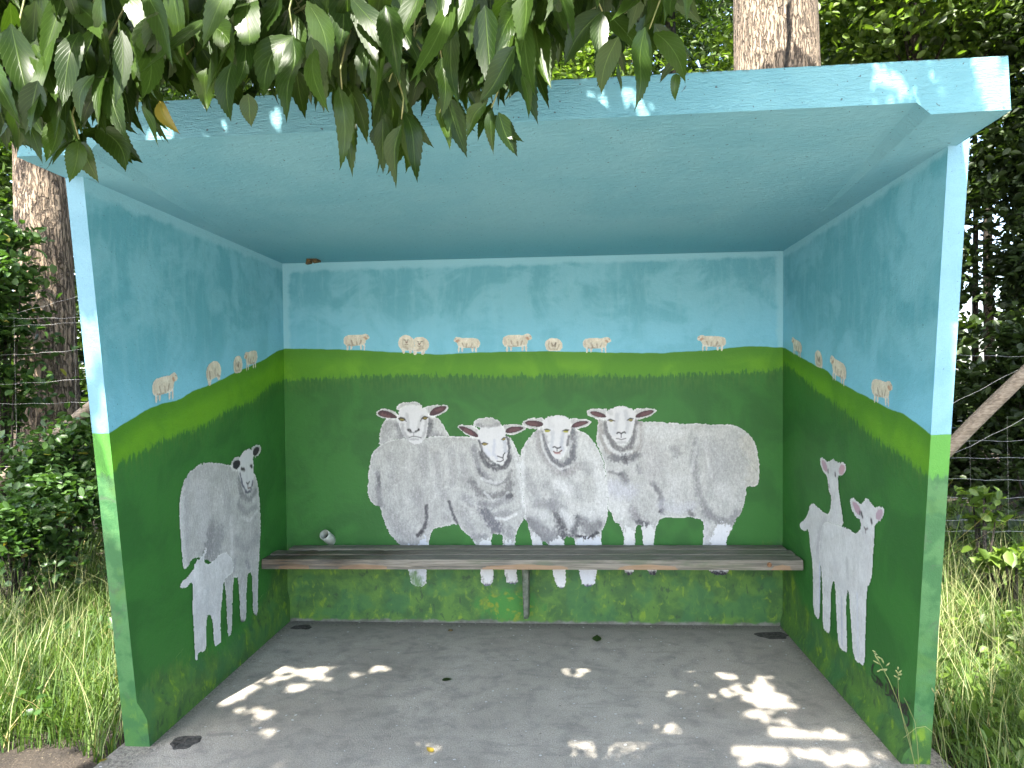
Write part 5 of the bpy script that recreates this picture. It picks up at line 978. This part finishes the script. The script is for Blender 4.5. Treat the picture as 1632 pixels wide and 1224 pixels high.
# ------------------------------------------------------------------ wire fence with leaning rails
FYY = 1.05
fence = empty('wire_fence', (1.4, FYY, 0)); fence['_o'] = (1.4, FYY, 0)
tag(fence, 'sagging sheep wire fence with leaning rails passing behind the shelter', 'fence')
for x in (tx(-130, FYY), 1.1, tx(1775, FYY)):
    s = MB(); z0 = gzc(x, FYY); s.tube([(x, FYY+.06, z0-.2), (x+.01, FYY+.06, .7), (x, FYY+.06, 1.5)], [.055, .053, .05], 14, .05); s.build('post', M_post, fence, True)
def rail(p0, p1, r): s = MB(); p0, p1 = np.array(p0), np.array(p1); s.tube([p0+(p1-p0)*t+[0, 0, .012*math.sin(t*5)] for t in np.linspace(0, 1, 9)], r, 14, .07); s.build('rail', M_post, fence, True)
a1, a2 = at(1480, 748, FYY-.06), at(1780, 452, FYY-.06); rail(a1, a2, .045)
a1, a2 = at(20, 752, FYY-.06), at(140, 655, FYY-.06); rail(a1-(a2-a1)*.3, a2+(a2-a1)*2.2, .045)
s = MB(); s2 = MB()
def wire(px0, py0, px1, py1, r=.0009, sag=.012, Y=FYY):
    s = s2 if px0 > 800 else globals()['s']
    p, q = at(px0, py0, Y), at(px1, py1, Y); n_ = 14; ph = rg.uniform(0, 6)
    s.tube([p+(q-p)*t-[0, 0, sag*math.sin(math.pi*t)]+np.array([0, 0, .004*math.sin(t*23+ph)]) for t in np.linspace(0, 1, n_)], r, 5)
for (y0, y1) in [(503, 505), (518, 512), (566, 555), (612, 602), (640, 640), (742, 738), (790, 786), (822, 818)]: wire(-60, y0+2, 150, y1)
wire(-20, 508, 130, 470)
for y0 in (563, 701, 729, 761, 792, 828, 845): wire(1480, y0, 1720, y0+rg.uniform(-4, 4))
wire(1480, 662, 1700, 545, .0014); wire(1480, 742, 1700, 630, .0014)
for x in (-30, 22, 118): wire(x, 500, x+8, 850, .0005, 0)
for x in (1545, 1605, 1668): wire(x, 663, x+3, 850, .0005, 0)
s.build('wire_netting', M_wire, fence); s2.build('wire_netting', M_wire, fence)

# ------------------------------------------------------------------ grass
def grass(name, label, zones, mat, seed, hmin, hmax, wmin, wmax, cat='grass'):
    """zones: list of (x0,x1,y0,y1,count,heightscale)"""
    r = np.random.default_rng(seed); B_ = []; H_ = []
    for (x0, x1, y0, y1, cnt, hs) in zones:
        x = r.uniform(x0, x1, cnt); y = r.uniform(y0, y1, cnt); k = fbm(np.stack([x, y], 1), .22, seed)
        ok = (r.random(cnt) < np.clip((k-.3)*4, .08, 1)) & ~((x > -.13) & (x < 2.94) & (y < .12))
        ok &= ~(((x+.42)/.42)**2+((y+1.75)/.48)**2 < 1)             # trodden bare soil by the left corner
        x, y = x[ok], y[ok]; B_.append(np.stack([x, y, gz(x, y)-.01], 1)); H_.append(r.uniform(hmin, hmax, len(x))*hs*(.6+.8*k[ok]))
    P = np.concatenate(B_); H = np.concatenate(H_)[:, None]; n_ = len(P); th = r.uniform(0, 6.283, n_); d_ = np.stack([np.cos(th), np.sin(th), th*0], 1)
    sd_ = np.stack([-np.sin(th), np.cos(th), th*0], 1)*r.uniform(wmin, wmax, n_)[:, None]; bend = r.uniform(.1, .95, n_)[:, None]*H
    segs = [0, .35, .7, 1.]; wd_ = [1, .9, .6, 0]; V_ = []
    for t, w_ in zip(segs, wd_):
        c = P+np.array([0, 0, 1.])*H*(t-.28*t*t*bend/H)+d_*bend*t*t
        if w_: V_ += [c-sd_*w_, c+sd_*w_]
        else: V_ += [c]
    V_ = np.stack(V_, 1); i0 = (np.arange(n_)*7)[:, None]
    # blade quads, tip as thin quad
    V8 = np.concatenate([V_, V_[:, 6:7]+sd_[:, None]*.05], 1); i0 = (np.arange(n_)*8)[:, None]
    F_ = np.concatenate([i0+[0, 1, 3, 2], i0+[2, 3, 5, 4], i0+[4, 5, 7, 6]])
    return tag(mesh_obj(name, V8.reshape(-1, 3), F_, mat, None, False, {'rnd': np.repeat(r.random(n_), 8)}), label, cat, None, 'stuff')
grass('grass', 'long green and straw coloured grass left of the shelter', [(-1.8, -.09, -2.2, .5, 21000, 1.), (-2.6, -.09, .3, 2.2, 6000, 1.5)], M_grass, 61, .09, .27, .0014, .0036)
grass('grass', 'long sunlit grass and hay right of the shelter', [(2.93, 4.4, -2.2, .5, 21000, 1.), (2.9, 5.2, .3, 2.4, 6000, 1.6)], M_grass, 62, .09, .27, .0014, .0036)
grass('dry_grass', 'thin dry grass stems standing among the green blades', [(-1.8, -.10, -1.9, .8, 1800, 1.), (2.94, 4.4, -1.7, .9, 2400, 1.1)], M_straw, 63, .25, .55, .0007, .0014)
grass('tall_grass', 'tall shaded grass growing up through the wire fence right of the shelter', [(2.95, 3.9, .25, 1.0, 900, 1.), (-1.5, -.15, .5, 1.1, 250, .8)], M_grass, 66, .55, 1.05, .0014, .0030)
grass('ground_cover', 'small grass tufts at the front edge of the concrete floor', [(2.3, 2.9, -1.75, -1.45, 0, .4), (-.5, -.1, -2.2, -1.2, 500, .5)], M_grass, 64, .05, .12, .001, .002)
# clover and broad weeds between the blades
def weeds(name, label, x0, x1, y0, y1, n_, seed, mat, L=.045, zmax=.2):
    r = np.random.default_rng(seed); x = r.uniform(x0, x1, n_); y = r.uniform(y0, y1, n_); ok = fbm(np.stack([x, y], 1), .3, seed) > .45
    ok &= ~(((x+.42)/.42)**2+((y+1.75)/.48)**2 < 1)
    x, y = x[ok], y[ok]; C_ = np.stack([x, y, gz(x, y)+r.uniform(.01, zmax, len(x))], 1)
    V_, F2, r2 = leaf_mesh(C_, r.uniform(.6, 1.4, len(x))*L, r.uniform(.5, .9, len(x))*L, seed, 0, 1.2, True)
    tag(mesh_obj(name, V_, F2, mat, None, False, {'rnd': r2}), label, 'ground cover', None, 'stuff')
weeds('weeds', 'small round leaved weeds in the grass left of the shelter', -1.8, -.15, -1.6, 1.6, 1800, 71, M_leafC)
weeds('weeds', 'small round leaved weeds in the grass right of the shelter', 2.98, 4.6, -1.8, 1.6, 3000, 72, M_leafD)
weeds('undergrowth', 'dark low undergrowth on the wood floor behind the fence', -3.5, 6.5, 1.1, 6.5, 16000, 74, M_leafE, .09, .35)

# flowering grass stalks in front of the right wall
def stalk(pts, Y, heads, label):
    P = [at(x, y, Y-.02*k) for k, (x, y) in enumerate(pts)]; b_ = P[0]; root = empty('grass_stalk', tuple(b_)); root['_o'] = tuple(b_)
    tag(root, label, 'grass stalk', 'flowering grass stalks by the right wall'); s_ = MB()
    Q = []; 
    for k in range(len(P)-1):
        for t in (0, .33, .66): Q.append(P[k]*(1-t)+P[k+1]*t)
    Q.append(P[-1]); s_.tube(Q, [.0013*(1-.5*k/len(Q)) for k in range(len(Q))], 5); s_.build('stem', M_straw, root, True)
    if heads:
        s_ = MB()
        for (x0, y0, x1, y1) in heads:
            p, q = at(x0, y0, Y-.04), at(x1, y1, Y-.04); s_.tube([p, p*.6+q*.4, p*.25+q*.75, q], [.0007, .0026, .0024, .0004], 6)
        s_.build('seed_head', M_straw, root, True)
YS = -1.42
stalk([(1462, 1240), (1448, 1170), (1430, 1115), (1415, 1080), (1393, 1040)], YS, [(1404, 1060, 1391, 1052), (1402, 1056, 1394, 1044), (1409, 1058, 1404, 1048), (1412, 1062, 1418, 1056), (1414, 1066, 1400, 1068), (1403, 1068, 1397, 1071), (1396, 1040, 1390, 1036), (1399, 1044, 1393, 1041), (1414, 1066, 1409, 1070), (1405, 1050, 1398, 1046)], 'thin grass stalk with open seed head leaning left over the signature')
stalk([(1464, 1240), (1440, 1150), (1432, 1110), (1431, 1072)], YS, [(1431, 1074, 1427, 1067), (1431, 1074, 1437, 1068), (1431, 1076, 1438, 1074), (1430, 1080, 1424, 1076), (1431, 1068, 1431, 1062), (1431, 1084, 1434, 1080)], 'short upright grass stalk with a star shaped seed head')
stalk([(1466, 1240), (1462, 1185), (1458, 1150), (1444, 1118), (1441, 1112)], YS, [], 'bent yellow grass stem with no seed head against the green wall foot')
stalk([(1510, 1245), (1490, 1170), (1475, 1158), (1460, 1160), (1440, 1176)], YS, [], 'arching grass blade bowing left across the wall edge')
stalk([(1512, 1235), (1502, 1160), (1494, 1120), (1488, 1100)], YS+.05, [(1488, 1104, 1485, 1096), (1490, 1108, 1493, 1100)], 'upright green stem just right of the wall edge')

# fallen leaves on the slab
def fallen(px, py, L, th, rnd, label, mat=M_leafA):
    c = G(px, py); V_, F2, lu, lv = leaflet(L, L*.62, -.05, .15, .05, 6); V_ = place(np.array([c[0], c[1], .006]), np.array([math.cos(th), math.sin(th), .03]), np.array([0, 0, 1.]), V_)
    tag(mesh_obj('fallen_leaf', V_, F2, mat, None, True, {'lu': lu, 'lv': lv, 'rnd': np.full(len(V_), rnd)}), label, 'leaf', 'fallen leaves on the concrete floor')
fallen(951, 1024, .075, 1.5, .3, 'round dark green leaf lying on the floor near the back wall')
fallen(704, 1086, .05, .1, .2, 'small dark green leaf lying in the middle of the floor')
fallen(158, 1216, .03, .5, .99, 'small yellow leaf lying by the left front corner', M_leafA)
fallen(690, 1201, .04, 2.4, .99, 'tiny brown leaf scrap on the front of the floor', M_leafC)
